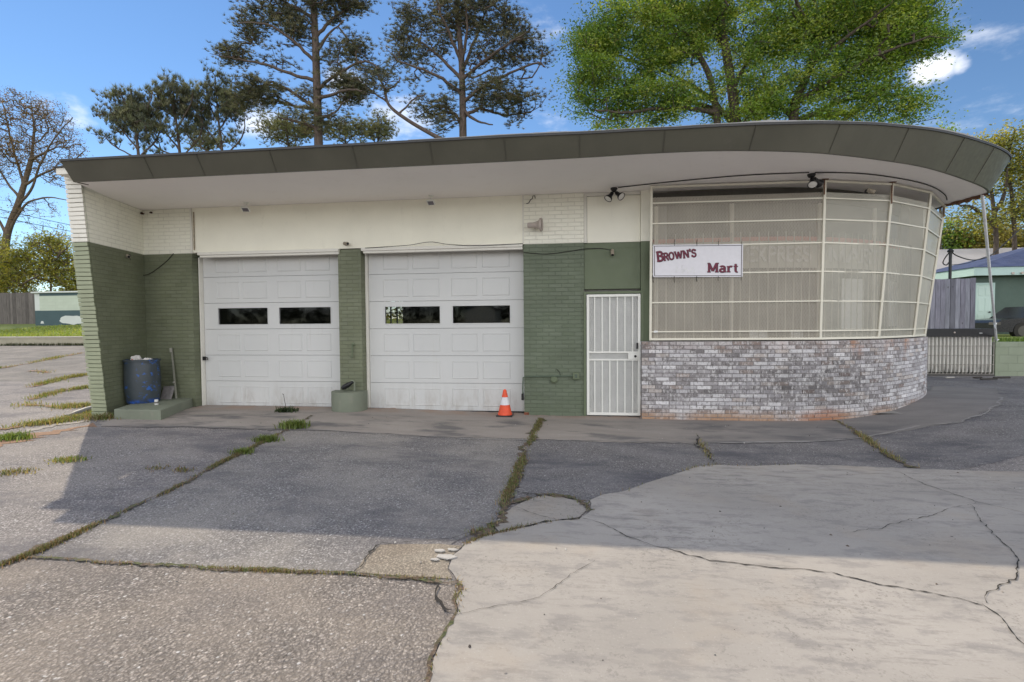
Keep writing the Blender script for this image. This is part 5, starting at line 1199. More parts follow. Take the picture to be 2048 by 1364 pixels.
# green outbuilding with door and blue roof
yh = yw+9.5; xh0 = atY(1927, 600, yh)[0]+.45; zg = zw-.03
zE1, zE0 = atY(1990, 536, yh)[2], atY(1990, 552, yh)[2]
gb = T('green_outbuilding', 'dark green rendered outbuilding with a blue hipped roof and a mint door', 'building', (xh0+3, yh+2, zg))
m_gr = paint('dark_green_render', (.085, .125, .105), .12, .7, None, .2, dirt=.2); m_mint = paint('mint_trim', (.42, .56, .53), .05, .5, None, .05, dirt=.1); m_broof = paint('blue_shingles', (.055, .075, .155), .2, .8, (.3, .13), dirt=.2)
w = MB(); w.box(xh0, xh0+14, yh, yh+3.2, zg-.5, zE0+.1); w.build('wall', m_gr, gb)
w = MB(); w.box(xh0-.35, xh0+14.3, yh-.4, yh-.36, zE0, zE1); w.box(xh0-.35, xh0-.31, yh-.36, yh+3.2, zE0, zE1); w.build('fascia', m_mint, gb)
w = MB(); e0, e1, e2, e3 = (xh0-.4, yh-.45, zE1+.01), (xh0+14.4, yh-.45, zE1+.01), (xh0+14.4, yh+3.6, zE1+.01), (xh0-.4, yh+3.6, zE1+.01)
rl = atY(2100, 482, yh+1.6); r1, r2 = (rl[0], yh+1.6, rl[2]), (xh0+11, yh+1.6, rl[2])
w.face([e0, e1, r2, r1]); w.face([e3, e0, r1]); w.face([e1, e2, r2]); w.face([e2, e3, r1, r2]); w.face([e0, e3, e2, e1]); w.build('roof', m_broof, gb)
dx0, dx1 = atY(1951, 600, yh)[0], atY(1983, 600, yh)[0]; dz1 = atY(1968, 570, yh)[2]
w = MB(); w.box(dx0-.09, dx0, yh-.05, yh-.002, zg, dz1+.09); w.box(dx1, dx1+.09, yh-.05, yh-.002, zg, dz1+.09); w.box(dx0, dx1, yh-.05, yh-.002, dz1, dz1+.09); w.build('door_frame', m_mint, gb)
w = MB(); w.box(dx0, dx1, yh-.03, yh-.004, zg, dz1); H_ = dz1-zg; W_ = dx1-dx0
for z0, z1 in ((.08, .40), (.47, .74), (.79, .95)):
    for c in (.12, .56): w.box(dx0+c*W_, dx0+(c+.32)*W_, yh-.04, yh-.03, zg+z0*H_, zg+z1*H_)
dr = w.build('door', paint('mint_door', (.50, .63, .58), .04, .45, None, .05, dirt=.05), gb, bevel=.01)
w = MB(); w.lathe([(.03, 0), (.035, .05)], (dx1-.1, yh-.03, zg+.45*H_), (0, -1, 0), 12); w.build('handle', m_black, dr)
w = MB(); c = atY(2030, 546, yh-.42); w.box(c[0]-.12, c[0]-.02, yh-.43, yh-.41, c[2]-.05, c[2]+.04); w.lathe([(.05, 0), (.05, .06)], (c[0]+.25, yh-.41, c[2]), (0, -1, 0), 12); w.build('eave_fitting', m_horn, gb)
# long grey roofed house farther back
yk = yw+16; xk0 = atY(1800, 520, yk)[0]; zk1, zk0 = atY(1960, 541, yk)[2], atY(1960, 575, yk)[2]; zr = atY(1960, 497, yk+4)[2]
gh = T('grey_roofed_house', 'long blue house with a pale grey metal roof behind the green outbuilding', 'house', (xk0+8, yk+4, zg))
w = MB(); w.box(xk0, xk0+26, yk, yk+8, zg-.5, zk1); w.build('wall', paint('blue_wall', (.07, .10, .19), .1, .7, None, .1, dirt=.1), gh)
w = MB(); m_gm = paint('pale_metal_roof', (.42, .40, .39), .05, .5, None, .1, dirt=.15)
w.face([(xk0-.5, yk-.4, zk1), (xk0+27, yk-.4, zk1), (xk0+27, yk+4, zr), (xk0-.5, yk+4, zr)]); w.face([(xk0-.5, yk+8.4, zk1), (xk0-.5, yk+4, zr), (xk0+27, yk+4, zr), (xk0+27, yk+8.4, zk1)]); w.face([(xk0-.5, yk-.4, zk1), (xk0-.5, yk+4, zr), (xk0-.5, yk+8.4, zk1)]); w.build('roof', m_gm, gh)
w = MB(); w.box(xk0-.5, xk0+27, yk-.43, yk-.4, zk1-.12, zk1-.004); w.build('gutter', m_dark, gh)
# service mast with cables
ym = yw+6.5; a, b = atY(1900, 556, ym), atY(1901, 502, ym)
mt = T('service_mast', 'dark service mast with looping cables rising above the board fence', 'mast', (a[0], ym, zg))
w = MB(); w.tube([(a[0], ym, zg), b], .05, 10); w.lathe([(.09, 0), (.1, .06), (.04, .13)], b-(0, 0, .05), n=12); w.build('pole', m_black, mt, smooth=True)
w = MB(); w.tube(spline3([b, atY(1890, 516, ym), atY(1886, 526, ym), atY(1893, 530, ym), atY(1900, 522, ym)]), .022, 6); w.tube(spline3([b, atY(1915, 512, ym), atY(1945, 520, ym+1), atY(1975, 514, ym+2), atY(1998, 497, ym+3), atY(2060, 440, ym+6)]), .02, 6); w.tube(spline3([atY(1901, 530, ym), atY(1935, 526, ym+1), atY(1975, 512, ym+3)]), .012, 5); w.build('cables', m_wire, mt)
# dark covered car behind the grass
cy_ = yh-2.6; c0 = atY(2060, 660, cy_); cb = T('parked_car', 'dark car parked before the green outbuilding, partly hidden by tall grass', 'car', (c0[0], cy_, zg))
m_car = plain('car_black', (.012, .012, .014), .25); Z = lambda px, py: atY(px, py, cy_-.85)
x0 = atY(1994, 650, cy_-.85)[0]
w = MB(); prof = [(0, .28), (0.0, .62), (.15, .72), (1.0, .80), (1.55, 1.22), (2.9, 1.25), (3.6, .85), (4.25, .78), (4.35, .35), (4.2, .28)]
w.prism([(x0+x, cy_-.85, zg+z-.12) for x, z in prof], (0, 1.7, 0)); w.build('body', m_car, cb, bevel=.05)
for xx in (.85, 3.5):
    w = MB(); w.lathe([(.2, -.02), (.31, -.01), (.32, .1), (.31, .2)], (x0+xx, cy_-.86, zg+.32-.12), (0, 1, 0), 24); wh = w.build('wheel', m_seal, cb, smooth=True); w = MB(); w.lathe([(.05, -.03), (.19, -.026), (.2, .0)], (x0+xx, cy_-.86, zg+.32-.12), (0, 1, 0), 20); w.build('rim', m_dark, wh)
w = MB(); w.box(x0-.015, x0+.12, cy_-.862, cy_-.5, zg+.42, zg+.52); w.build('headlight', m_dark, cb, bevel=.01)
w = MB(); w.prism([(x0+1.25, cy_-.856, zg+.72), (x0+2.95, cy_-.856, zg+.72), (x0+2.75, cy_-.856, zg+1.05), (x0+1.62, cy_-.856, zg+1.05)], (0, .004, 0)); w.build('side_window', m_pane, cb)
# tall grass on the block wall
n = 2600; b = np.c_[rng.uniform(xw0+.02, xw0+9, n), rng.uniform(yw+.2, yw+2.5, n)**1.0, np.full(n, zw-.03)]
V, F, c = blades(b, .16, .9, .014, pick([(.16, .25, .04), (.22, .30, .06), (.12, .19, .03)], n)); tag(arrays_mesh('grass', V, F, m_leaf, c), 'bright tall grass on top of the green block retaining wall', 'grass', None, 'stuff')
# ------------------------------------------------------------------ left-hand neighbours
yl2 = 13.4; zlot = gz(-18, 13.39)
q = atY(80, 700, yl2); zt2 = atY(80, 673, yl2)[2]
m_lw = paint('stained_low_wall', (.38, .35, .26), .12, .85, (.8, .3), dirt=.55, dirtc=(.10, .10, .06))
t_ = T('low_wall', 'low stained concrete retaining wall with a pale cap edging the lawn at left', 'wall', (-18, yl2, zlot))
w = MB(); w.box(-40, -6, yl2, yl2+.25, -.4, zt2-.06); w.build('wall_face', m_lw, t_)
w = MB(); w.box(-40, -6, yl2-.03, yl2+.3, zt2-.058, zt2); w.build('cap', paint('pale_cap', (.50, .47, .40), .08, .8, None, .2, dirt=.3), t_, bevel=.01)
yb2 = 21.0; zbx = atY(80, 651, yb2)[2]
def lawn(x, y): return zt2-.04+(zbx-zt2+.04)*min(1.3, max(0, (y-yl2)/(yb2-yl2)))
struct(grid_sheet('lawn', -45, -6, yl2+.25, 46, 1.5, m_grassg, lawn))
n = 26000; xy = np.c_[rng.uniform(-34, -11, n), yl2+.3+rng.random(n)**1.4*12]; b = np.c_[xy, [lawn(*p) for p in xy]]
V, F, c = blades(b, .10, 1.0, .03, pick([(.27, .36, .06), (.32, .40, .075), (.22, .29, .05), (.38, .38, .11)], n)); tag(arrays_mesh('lawn_grass', V, F, m_leaf, c), 'short sunlit lawn grass above the low wall at left', 'grass', None, 'stuff')
n = 1500; b = np.c_[rng.uniform(-30, -12, n), rng.normal(yl2-.12, .08, n), np.full(n, zlot)]; V, F, c = blades(b, .16, .9, .03, pick([(.05, .07, .025), (.09, .09, .04), (.04, .05, .02)], n)); tag(arrays_mesh('wall_weeds', V, F, m_leaf, c), 'dark weeds along the foot of the low wall at left', 'weeds', None, 'stuff')
# striped shed
x0 = atY(68, 620, yb2)[0]; x1 = atY(330, 620, yb2)[0]; zs = [atY(110, y, yb2)[2] for y in (653, 621, 591.5, 586, 584)]
sh = T('striped_shed', 'low flat roofed shed striped pale green and dark teal beside the grey fence', 'shed', ((x0+x1)/2, yb2+2, zs[0]))
m_teal = paint('dark_teal', (.055, .095, .105), .1, .6, None, .1, dirt=.15); m_pgreen = paint('pale_green_wall', (.50, .56, .46), .05, .6, (.4, .2), dirt=.08); m_pwht = paint('pale_side', (.60, .63, .60), .05, .6, None, .1, dirt=.1)
xs_ = x0+.45
w = MB()
for z0, z1, mi in ((zs[0]-.3, zs[1], 0), (zs[1], zs[2], 1), (zs[2], zs[3], 0)): w.box(xs_+.0, x1, yb2, yb2+5, z0, z1, mi)
w.build('wall', [m_teal, m_pgreen], sh)
w = MB(); w.box(x0, xs_-.004, yb2+.05, yb2+4.9, zs[1]+.003, zs[3]-.02, 0); w.box(x0, xs_-.004, yb2+.05, yb2+4.9, zs[0]-.3, zs[1], 1); w.build('end_wall', [m_pwht, m_teal], sh, bevel=.02)
w = MB(); w.box(x0-.08, x1, yb2-.12, yb2+5.1, zs[3]+.002, zs[4]+.04); w.build('roof', m_pwht, sh, bevel=.02)
w = MB(); cx_ = atY(138, 640, yb2); r = random.Random(2); pl = [(cx_[0]+1.0*math.cos(t)*(.9+.2*r.random())+.25, yb2-.006, max(zs[0]+.02, cx_[2]+.28*math.sin(t)*(.9+.3*r.random()))) for t in np.linspace(0, 2*math.pi, 22)[:-1]]
w.prism(pl, (0, .004, 0)); w.build('paint_patch', m_pwht, sh); w = MB(); q = atY(84, 645, yb2); w.prism([(q[0]-.12, yb2-.006, q[2]-.07), (q[0]+.16, yb2-.006, q[2]-.07), (q[0]+.1, yb2-.006, q[2]+.09), (q[0]-.04, yb2-.006, q[2]+.1)], (0, .004, 0)); w.build('paint_patch', m_pwht, sh)
# grey fence at far left
yff = 22.5; a = atY(72, 600, yff)[0]; zf1 = atY(30, 585.5, yff)[2]; zf0 = lawn(-20, yff)-.1
ft = T('grey_fence', 'dark grey close boarded fence left of the striped shed', 'fence', (a-3, yff, zf0))
w = MB()
for k in range(64):
    x1_ = a-k*.15; c = rng.uniform(.75, 1.25); w.box(x1_-.146, x1_, yff+rng.uniform(-.01, .01), yff+.025, zf0, zf1+rng.uniform(-.02, .02), 0, (c, c, c))
w.build('boards', m_fence2, ft)
w = MB(); w.box(a-9.6, a, yff+.03, yff+.08, zf1-.45, zf1-.35); w.build('rail', m_fence2, ft)
# overhead wires
for k, (p0, p1) in enumerate((((-40, 408), (160, 451)), ((-40, 424), (165, 464)))):
    w = MB(); A, B = atY(*p0, 24), atY(*p1, 30); A = A+(A-B)*.3; B = B+(B-A)*1.0; w.tube(spline3([A, A*.7+B*.3+(0, 0, -.12), A*.35+B*.65+(0, 0, -.12), B]), .022, 5)
    tag(w.build('overhead_wire', m_wire), ('upper', 'lower')[k]+' of two overhead wires passing behind the wing wall at left', 'wire', 'overhead wires at left')

# mud nests under the eave at the wing wall
m_mud = plain('mud', (.09, .05, .03), .95, var=.4)
for (px, py, y, s, lb) in ((188, 397, -1.0, .035, 'dark mud nest on the wing wall under the eave, nearest its front edge'), (281, 428, -.04, .03, 'dark mud nest in the top corner between wing wall and brick wall'), (299, 426, -.012, .024, 'small round mud nest on the cream brick just right of the corner')):
    crumple('mud_nest', lb, atY(px, py, y)+((.07, 0, 0) if y < -.5 else (.03, 0, 0)), s, m_mud, 1.0, 'nest')
w = MB(); a, b = atY(387, 424, -.014), atY(388.5, 500, -.014); w.bar(a, b, .02, .006, (0, -1, 0)); w.bar(a+(.0, -.004, -.22), a+(.0, -.004, -.06), .012, .008, (0, -1, 0)); tag(w.build('rusted_strip', plain('strip_grime', (.33, .27, .2), .8, var=.4)), 'grimy vertical strip covering the joint left of the cream header panel', 'strip')
# pale gabled house across the road, mirrored in the right-hand door pane
V_ = lambda px, py: atY(px, py, 95.0)*np.array([1, -1, 1])+np.array([0, .44, 0])
A0, A1, RG, B0 = V_(930, 620), V_(990, 620), V_(958, 606), V_(950, 640)
hs = thing('gabled_house', 'pale gabled house across the road, seen only mirrored in a door pane', 'house', (RG[0], A0[1], 0))
w = MB(); x0, x1 = sorted((A0[0], A1[0])); yy = A0[1]; ze, zr_ = A0[2], RG[2]
w.box(x0, x1, yy-8, yy, -.4, ze); w.prism([(x0, yy, ze), (x1, yy, ze), ((x0+x1)/2, yy, zr_)], (0, -8, 0)); w.build('wall', m_wing_c, hs)
w = MB(); xm = (x0+x1)/2
w.prism([(x0-.4, yy+.3, ze-.1), (xm, yy+.3, zr_+.06), (x1+.4, yy+.3, ze-.1), (x1+.4, yy+.3, ze+.12), (xm, yy+.3, zr_+.32), (x0-.4, yy+.3, ze+.12)], (0, -8.6, 0)); w.build('roof', m_dark, hs)
w = MB(); w.box(xm-.6, xm+.6, yy, yy+.06, -.4, 1.9); w.build('door', m_dark, hs)
for s in (-1, 1): w = MB(); w.box(xm+s*2-.6, xm+s*2+.6, yy, yy+.06, .7, 2.0); w.build('window', m_dark, hs)
# ------------------------------------------------------------------ trees
m_leafT = leaf_mat('tree_leaf', .6); m_needle = leaf_mat('pine_needle', .3)
def bark(name, c):
    N = NT(name); P = N.tc.outputs['Object']; a = N.noise(N.map(P, (4, 4, 1.0)), 3.5, 6, .7)
    return N.set(N.ramp(a, [(.35, tuple(x*.45 for x in c)), (.65, c)]), .95, N.bump(a, .8, .05), Specular_IOR_Level=.15)
m_bpine = bark('pine_bark', (.16, .125, .105)); m_boak = bark('oak_bark', (.20, .155, .115)); m_bgrey = bark('grey_bark', (.13, .105, .085))
class Tree:
    def __init__(s, Y, seed): s.Y = Y; s.r = np.random.default_rng(seed); s.p = []; s.par = []; s.rad = []; s.fix = []
    def path(s, px, r_a, r_b, ydir=0.0, start=None):
        """limb given by points seen in the photo, set at the tree's own distance and swung in depth"""
        pts = []; L = len(px)
        for i, (x, y) in enumerate(px):
            pts.append(atY(x, y, s.Y+ydir*i/(max(1, L-1)) + (s.off if start is not None else 0)))
        if start is None and pts[0][2] > -.3:          # carry the trunk down into the ground
            d_ = pts[0]-pts[1]; k_ = (pts[0][2]+.35)/max(.2, abs(d_[2])); pts.insert(0, np.array([pts[0][0]+np.clip(d_[0]*k_, -.25, .25), pts[0][1], -.35]))
        pts = spline3(pts, 5)
        if start is not None and s.p:
            P = np.array(s.p); j = int(np.argmin(np.linalg.norm(P[:, [0, 2]]-pts[0][[0, 2]], axis=1))); prev = j; d = P[j]-pts[0]
            pts = [q+d*(1-i/len(pts)) for i, q in enumerate(pts)][1:]
        else: prev = -1
        n = len(pts)
        for i, q in enumerate(pts):
            q = np.array(q)
            if start is not None: q = q+s.r.normal(0, .02, 3)
            s.p.append(q); s.par.append(prev); s.fix.append(r_a+(r_b-r_a)*i/max(1, n-1)); prev = len(s.p)-1
    off = 0
    def attract(s, ells, dens, depth=1.0, clus=0, csp=.3):
        A = []
        for e in ells:
            cx, cy, rx, ry = e[:4]; k = e[4] if len(e) > 4 else 1.0
            dist = s.Y-EYE[1]; R_x, R_y = rx*dist/FPX, ry*dist/FPX; R_d = max(R_x, R_y)*depth if len(e) < 6 else e[5]
            n = max(3, int(dens*k*R_x*R_y*np.sqrt(R_d)))
            v = s.r.normal(0, 1, (n, 3)); v /= np.linalg.norm(v, axis=1)[:, None]; v *= s.r.random((n, 1))**.42
            c = atY(cx, cy, s.Y); A.append(c+v*(R_x, R_d, R_y))
        s.A = np.vstack(A)
        if clus:                                   # gather into clumps with gaps between them
            C = s.A[s.r.random(len(s.A)) < 1/clus]; s.A = np.repeat(C, clus, 0)+s.r.normal(0, csp, (len(C)*clus, 3))*(1, 1, .6)
        return s.A
    def connect(s, up=.25, maxseg=.5):
        P = [np.array(q) for q in s.p]; order = np.argsort([np.min(np.linalg.norm(np.array(s.p)-a, axis=1)) for a in s.A])
        arr = np.array(P); cap = len(arr)+len(s.A)*10; buf = np.zeros((cap, 3)); buf[:len(arr)] = arr; n = len(arr); s.tips = []
        fixn = n
        for k in order:
            a = s.A[k]; d = buf[:n]-a; dist = np.linalg.norm(d, axis=1); pen = np.maximum(0, d[:, 2])*.6*(1 if up > 0 else 0)
            j = int(np.argmin(dist+pen)); L = dist[j]
            m = int(min(7, max(1, round(L/maxseg)))); b = buf[j].copy(); prev = j; v = a-b; sag = up*L*.25
            for i in range(1, m+1):
                t = i/m; q = b+v*t+np.array([0, 0, -sag*4*t*(1-t)*.5])+(s.r.normal(0, .05*L/m, 3) if i < m else 0)
                buf[n] = q; s.p.append(q); s.par.append(prev); s.fix.append(0); prev = n; n += 1
            s.tips.append(prev)
    def wood(s, name, mat, parent, rtip=.012, expo=.5, minr=0.0):
        n = len(s.p); cnt = np.zeros(n); ch = [0]*n
        for j in s.par:
            if j >= 0: ch[j] += 1
        for i in range(n-1, -1, -1):
            if ch[i] == 0: cnt[i] += 1
            if s.par[i] >= 0: cnt[s.par[i]] += cnt[i]
        # children always come after their parents, so one backward pass is enough
        rad = np.maximum(minr, rtip*np.maximum(cnt, 1)**expo); fx = np.array(s.fix); rad = np.where(fx > 0, np.maximum(fx, 0), rad)
        for i in range(n):
            if s.par[i] >= 0: rad[i] = min(rad[i], rad[s.par[i]])
        P = np.array(s.p); par = np.array(s.par); idx = np.where(par >= 0)[0]; a = P[par[idx]]; b = P[idx]; d = b-a; L = np.linalg.norm(d, axis=1)+1e-6; d = d/L[:, None]
        ra, rb = rad[par[idx]], rad[idx]; ra = np.minimum(ra, rb*1.6)
        ref = np.tile([.31, .2, .93], (len(idx), 1)); ref[np.abs(d[:, 2]) > .9] = [1, 0, 0]; e = np.cross(d, ref); e /= np.linalg.norm(e, axis=1)[:, None]; q = np.cross(d, e)
        b = b+d*(rb*.4)[:, None]; K = 6; ang = np.arange(K)*2*np.pi/K
        Va = a[:, None]+ra[:, None, None]*(np.cos(ang)[None, :, None]*e[:, None]+np.sin(ang)[None, :, None]*q[:, None]); Vb = b[:, None]+rb[:, None, None]*(np.cos(ang)[None, :, None]*e[:, None]+np.sin(ang)[None, :, None]*q[:, None])
        V = np.concatenate([Va, Vb], 1).reshape(-1, 3); base = (np.arange(len(idx))*2*K)[:, None]
        F = np.concatenate([base+[k, (k+1) % K, K+(k+1) % K, K+k] for k in range(K)], 0)
        return arrays_mesh(name, V, F, mat, None, parent, smooth=True)
    def needles(s, name, mat, parent, pal, tufts=4, k=16, L=.2, spread=.28, w=.018, upb=.5, tipsonly=False, keep=1.0):
        src = s.A[s.r.random(len(s.A)) < keep]; C = np.repeat(src, tufts, 0)+s.r.normal(0, spread, (len(src)*tufts, 3))*(1, 1, .55)
        pc = np.array(pal)[s.r.integers(0, len(pal), len(src))]*s.r.uniform(.7, 1.3, (len(src), 1)); pc = np.repeat(pc, tufts, 0)
        n = len(C); v = s.r.normal(0, 1, (n, k, 3)); v[:, :, 2] = np.abs(v[:, :, 2])*.6+upb; v /= np.linalg.norm(v, axis=2)[:, :, None]
        ln = L*s.r.uniform(.6, 1.15, (n, k, 1)); C2 = C[:, None]; sd = np.cross(v, s.r.normal(0, 1, (n, k, 3))); sd /= np.linalg.norm(sd, axis=2)[:, :, None]
        V = np.stack([C2-sd*w/2, C2+sd*w/2, C2+v*ln+sd*w*.12], 2).reshape(-1, 3); F = np.arange(n*k*3).reshape(-1, 3)
        c = np.repeat(pc, k*3, 0); return arrays_mesh(name, V, F, mat, c, parent, n=3)
    def leaves(s, name, mat, parent, pal, k=40, spread=.35, size=.11, flat=.6, keep=1.0):
        src = s.A[s.r.random(len(s.A)) < keep]; n = len(src); cs = s.r.uniform(.55, 1.35, n)
        C = np.repeat(src, k, 0)+s.r.normal(0, 1, (n*k, 3))*np.repeat(cs, k)[:, None]*(spread, spread, spread*flat)
        pc = np.array(pal)[s.r.integers(0, len(pal), n)]; pc = np.repeat(pc, k, 0)*s.r.uniform(.7, 1.3, (n*k, 1))
        N_ = n*k; a = s.r.normal(0, 1, (N_, 3)); a[:, 2] *= .6; a /= np.linalg.norm(a, axis=1)[:, None]; b = np.cross(a, s.r.normal(0, 1, (N_, 3))); b /= np.linalg.norm(b, axis=1)[:, None]
        sz = size*s.r.uniform(.6, 1.3, (N_, 1)); V = np.stack([C-a*sz, C+b*sz*.45, C+a*sz, C-b*sz*.45], 1).reshape(-1, 3); F = np.arange(N_*4).reshape(-1, 4)
        return arrays_mesh(name, V, F, mat, np.repeat(pc, 4, 0), parent)
PINE = [(.15, .152, .088), (.11, .12, .075), (.20, .185, .11), (.075, .085, .058)]
PINEL = [(.22, .23, .10), (.17, .19, .09), (.26, .25, .12)]
def pine(label, Y, seed, trunk, rt, limbs, ells, dens, pal, group, bark_=None, **kw):
    b = atY(*trunk[0], Y); t = thing('pine_tree', label, 'tree', (b[0], Y, 0), group); T_ = Tree(Y, seed)
    T_.path(trunk, rt[0], rt[1]); s_ = T_.off = 0
    for i, l in enumerate(limbs):
        T_.path(l, rt[0]*.32, .03, ydir=T_.r.uniform(-2.2, 2.2), start=1)
    T_.attract(ells, dens, .85, 5, .26); T_.connect(.1, .5); T_.wood('trunk', bark_ or m_bpine, t, .013, .5); T_.needles('crown', m_needle, t, pal, **kw); return t
GP = 'pine trees behind the station'
pine('tall pine with a straight trunk and wide drooping limbs, left of the two tall pines', 18.0, 11, [(641, 520), (640, 420), (637, 280), (634, 180), (631, 90), (627, 0), (622, -110)], (.30, .14),
  [[(630, 130), (590, 90), (545, 55), (500, 45)], [(632, 165), (580, 150), (520, 128), (470, 118), (440, 112)], [(634, 225), (590, 218), (540, 200), (490, 196)], [(630, 75), (665, 40), (700, 15), (725, -5)], [(630, 110), (655, 70), (690, 40)], [(633, 175), (680, 140), (730, 120), (760, 138)], [(637, 245), (665, 232), (690, 205)], [(633, 190), (690, 175), (725, 182)], [(628, 30), (580, 5), (530, -15)], [(636, 262), (590, 245), (555, 235)], [(634, 210), (560, 168), (510, 172), (470, 205)]],
  [(535, 22, 60, 34), (500, 62, 38, 26), (470, 112, 38, 17, 1.2), (445, 112, 16, 12), (560, 120, 45, 20, .6), (520, 185, 55, 26), (480, 205, 28, 18), (655, 10, 60, 25), (710, 0, 35, 20), (700, 92, 40, 26), (660, 130, 30, 20, .6), (690, 180, 48, 22, 1.8), (745, 135, 25, 22, .7), (600, 62, 34, 34, .8), (610, 190, 25, 25, .5), (720, 170, 25, 20), (640, 240, 70, 26, .5), (625, -75, 110, 50, .8)],
  130.0, PINE, GP, tufts=4, k=20, L=.22, w=.021, upb=.15, spread=.22)
pine('tall pine with a forked open crown, right of the two tall pines', 19.0, 12, [(928, 520), (927, 400), (926, 270), (925, 190), (922, 110), (915, 30), (905, -90)], (.30, .10),
  [[(924, 192), (885, 160), (845, 140), (800, 125), (785, 110)], [(924, 165), (880, 120), (840, 85), (800, 62)], [(925, 212), (970, 175), (1020, 150), (1075, 128), (1090, 135)], [(923, 140), (945, 90), (965, 40), (985, -20)], [(922, 120), (900, 70), (880, 20), (865, -30)], [(926, 240), (960, 222), (1005, 232), (1060, 226)], [(924, 155), (975, 115), (1020, 85), (1060, 60)], [(926, 258), (900, 225), (870, 215), (835, 235)], [(924, 130), (935, 60), (930, 0)], [(925, 220), (950, 240), (985, 250)]],
  [(825, 45, 42, 30), (800, 72, 25, 22), (800, 112, 32, 20), (860, 88, 52, 38, .8), (900, 30, 60, 36), (970, 35, 60, 42), (1020, 42, 36, 30), (1050, 95, 36, 28), (1080, 108, 18, 18), (985, 110, 55, 36, .7), (1005, 190, 70, 26, 1.0), (1065, 195, 22, 18), (1040, 225, 40, 14, .6), (860, 215, 50, 24, .7), (850, 150, 40, 18, .7), (940, 180, 40, 25, .6), (890, 250, 40, 15, .5), (930, -60, 110, 46, .8)],
  112.0, PINE, GP, tufts=4, k=20, L=.21, w=.021, upb=.15, spread=.22)
pine('thin leaning pine with a bent trunk between the two tall pines', 17.0, 13, [(990, 340), (930, 305), (870, 272), (815, 240), (778, 210), (768, 175), (752, 145)], (.15, .05),
  [[(768, 180), (790, 170), (800, 155)], [(800, 232), (830, 200), (850, 190)], [(775, 205), (745, 185), (725, 170)]], [(742, 140, 40, 22, 1.2), (775, 165, 30, 22), (730, 165, 25, 16), (800, 190, 22, 14, .6)], 75.0, PINE, GP, tufts=4, k=15, L=.19, w=.02, upb=.2)
GY = 'young bushy pines at left behind the station'
for i, (cx, tp, lb) in enumerate(((262, 168, 'leftmost of the three young bushy pines above the left roof end'), (345, 150, 'middle of the three young bushy pines, its candles highest'), (430, 142, 'rightmost of the three young bushy pines, next to the tall pine'))):
    pine(lb, 20.0+i*.7, 20+i, [(cx+25, 520), (cx+22, 400), (cx+14, 300), (cx+6, 230), (cx, tp+10)], (.16, .03),
      [[(cx+14, 300), (cx-20, 255), (cx-42, 215)], [(cx+10, 260), (cx+35, 215), (cx+42, 185)], [(cx+18, 310), (cx+55, 270), (cx+60, 235)], [(cx+18, 320), (cx-30, 295), (cx-55, 270)], [(cx+8, 240), (cx-14, 200), (cx-18, tp+20)]],
      [(cx, tp+48, 44, 44, 1.2), (cx-32, tp+80, 28, 32), (cx+34, tp+60, 30, 44), (cx-48, 262, 18, 22, .8), (cx+20, 262, 46, 34, .55), (cx-15, 290, 40, 14, .4)], 70.0, [(.15, .165, .085), (.11, .125, .075), (.19, .19, .11), (.08, .09, .06)], GY, tufts=3, k=22, L=.36, w=.022, upb=1.7, spread=.17)
for i, (cx, cy, rx, ry, lb) in enumerate(((415, 285, 45, 22, 'pale low pine just above the roof below the young bushy pines'), (575, 255, 75, 36, 'pale young pine behind the trunk of the left tall pine'), (690, 262, 45, 30, 'pale thin pine right of the left tall pine, low over the roof'), (755, 255, 40, 34, 'small feathery pine low over the roof between the tall pines'))):
    pine(lb, 26.0+i*.5, 40+i, [(cx+5, 520), (cx+3, 380), (cx+1, 290), (cx, cy-ry+8)], (.12, .03), [[(cx, 290), (cx-rx*.5, 268), (cx-rx*.8, cy)], [(cx, 285), (cx+rx*.5, 262), (cx+rx*.8, cy-5)]],
      [(cx, cy, rx, ry, 1.1), (cx-rx*.4, cy+12, rx*.6, ry*.7), (cx+rx*.4, cy+6, rx*.5, ry*.7)], 60.0, PINEL, 'pale young pines behind the tall pines', tufts=3, k=15, L=.26, w=.026, upb=.7, spread=.3)
def broad(name, label, Y, seed, trunks, limbs, ells, dens, pal, bmat, group=None, cat='tree', rtip=.014, depth=.8, clump_=False, **kw):
    b = atY(*trunks[0][0][0], Y); t = thing(name, label, cat, (b[0], Y, 0), group); T_ = Tree(Y, seed)
    for k, (pts, ra, rb) in enumerate(trunks): T_.path(pts, ra, rb, start=(1 if k and False else None))
    for l in limbs:
        ra = .09 if len(l) < 3 or not isinstance(l[0], (int, float)) else l[0]
        T_.path(l, .11 if Y < 20 else .12, .035, ydir=T_.r.uniform(-2.5, 2.5), start=1)
    T_.attract(ells, dens, depth, 4, .4) if clump_ else T_.attract(ells, dens, depth); T_.connect(.1, .55); T_.wood('trunk', bmat, t, rtip, .5); T_.leaves('crown', m_leafT, t, pal, **kw); return t
OAK = [(.17, .28, .04), (.22, .33, .05), (.31, .40, .07), (.10, .18, .03), (.38, .43, .09), (.12, .22, .035)]
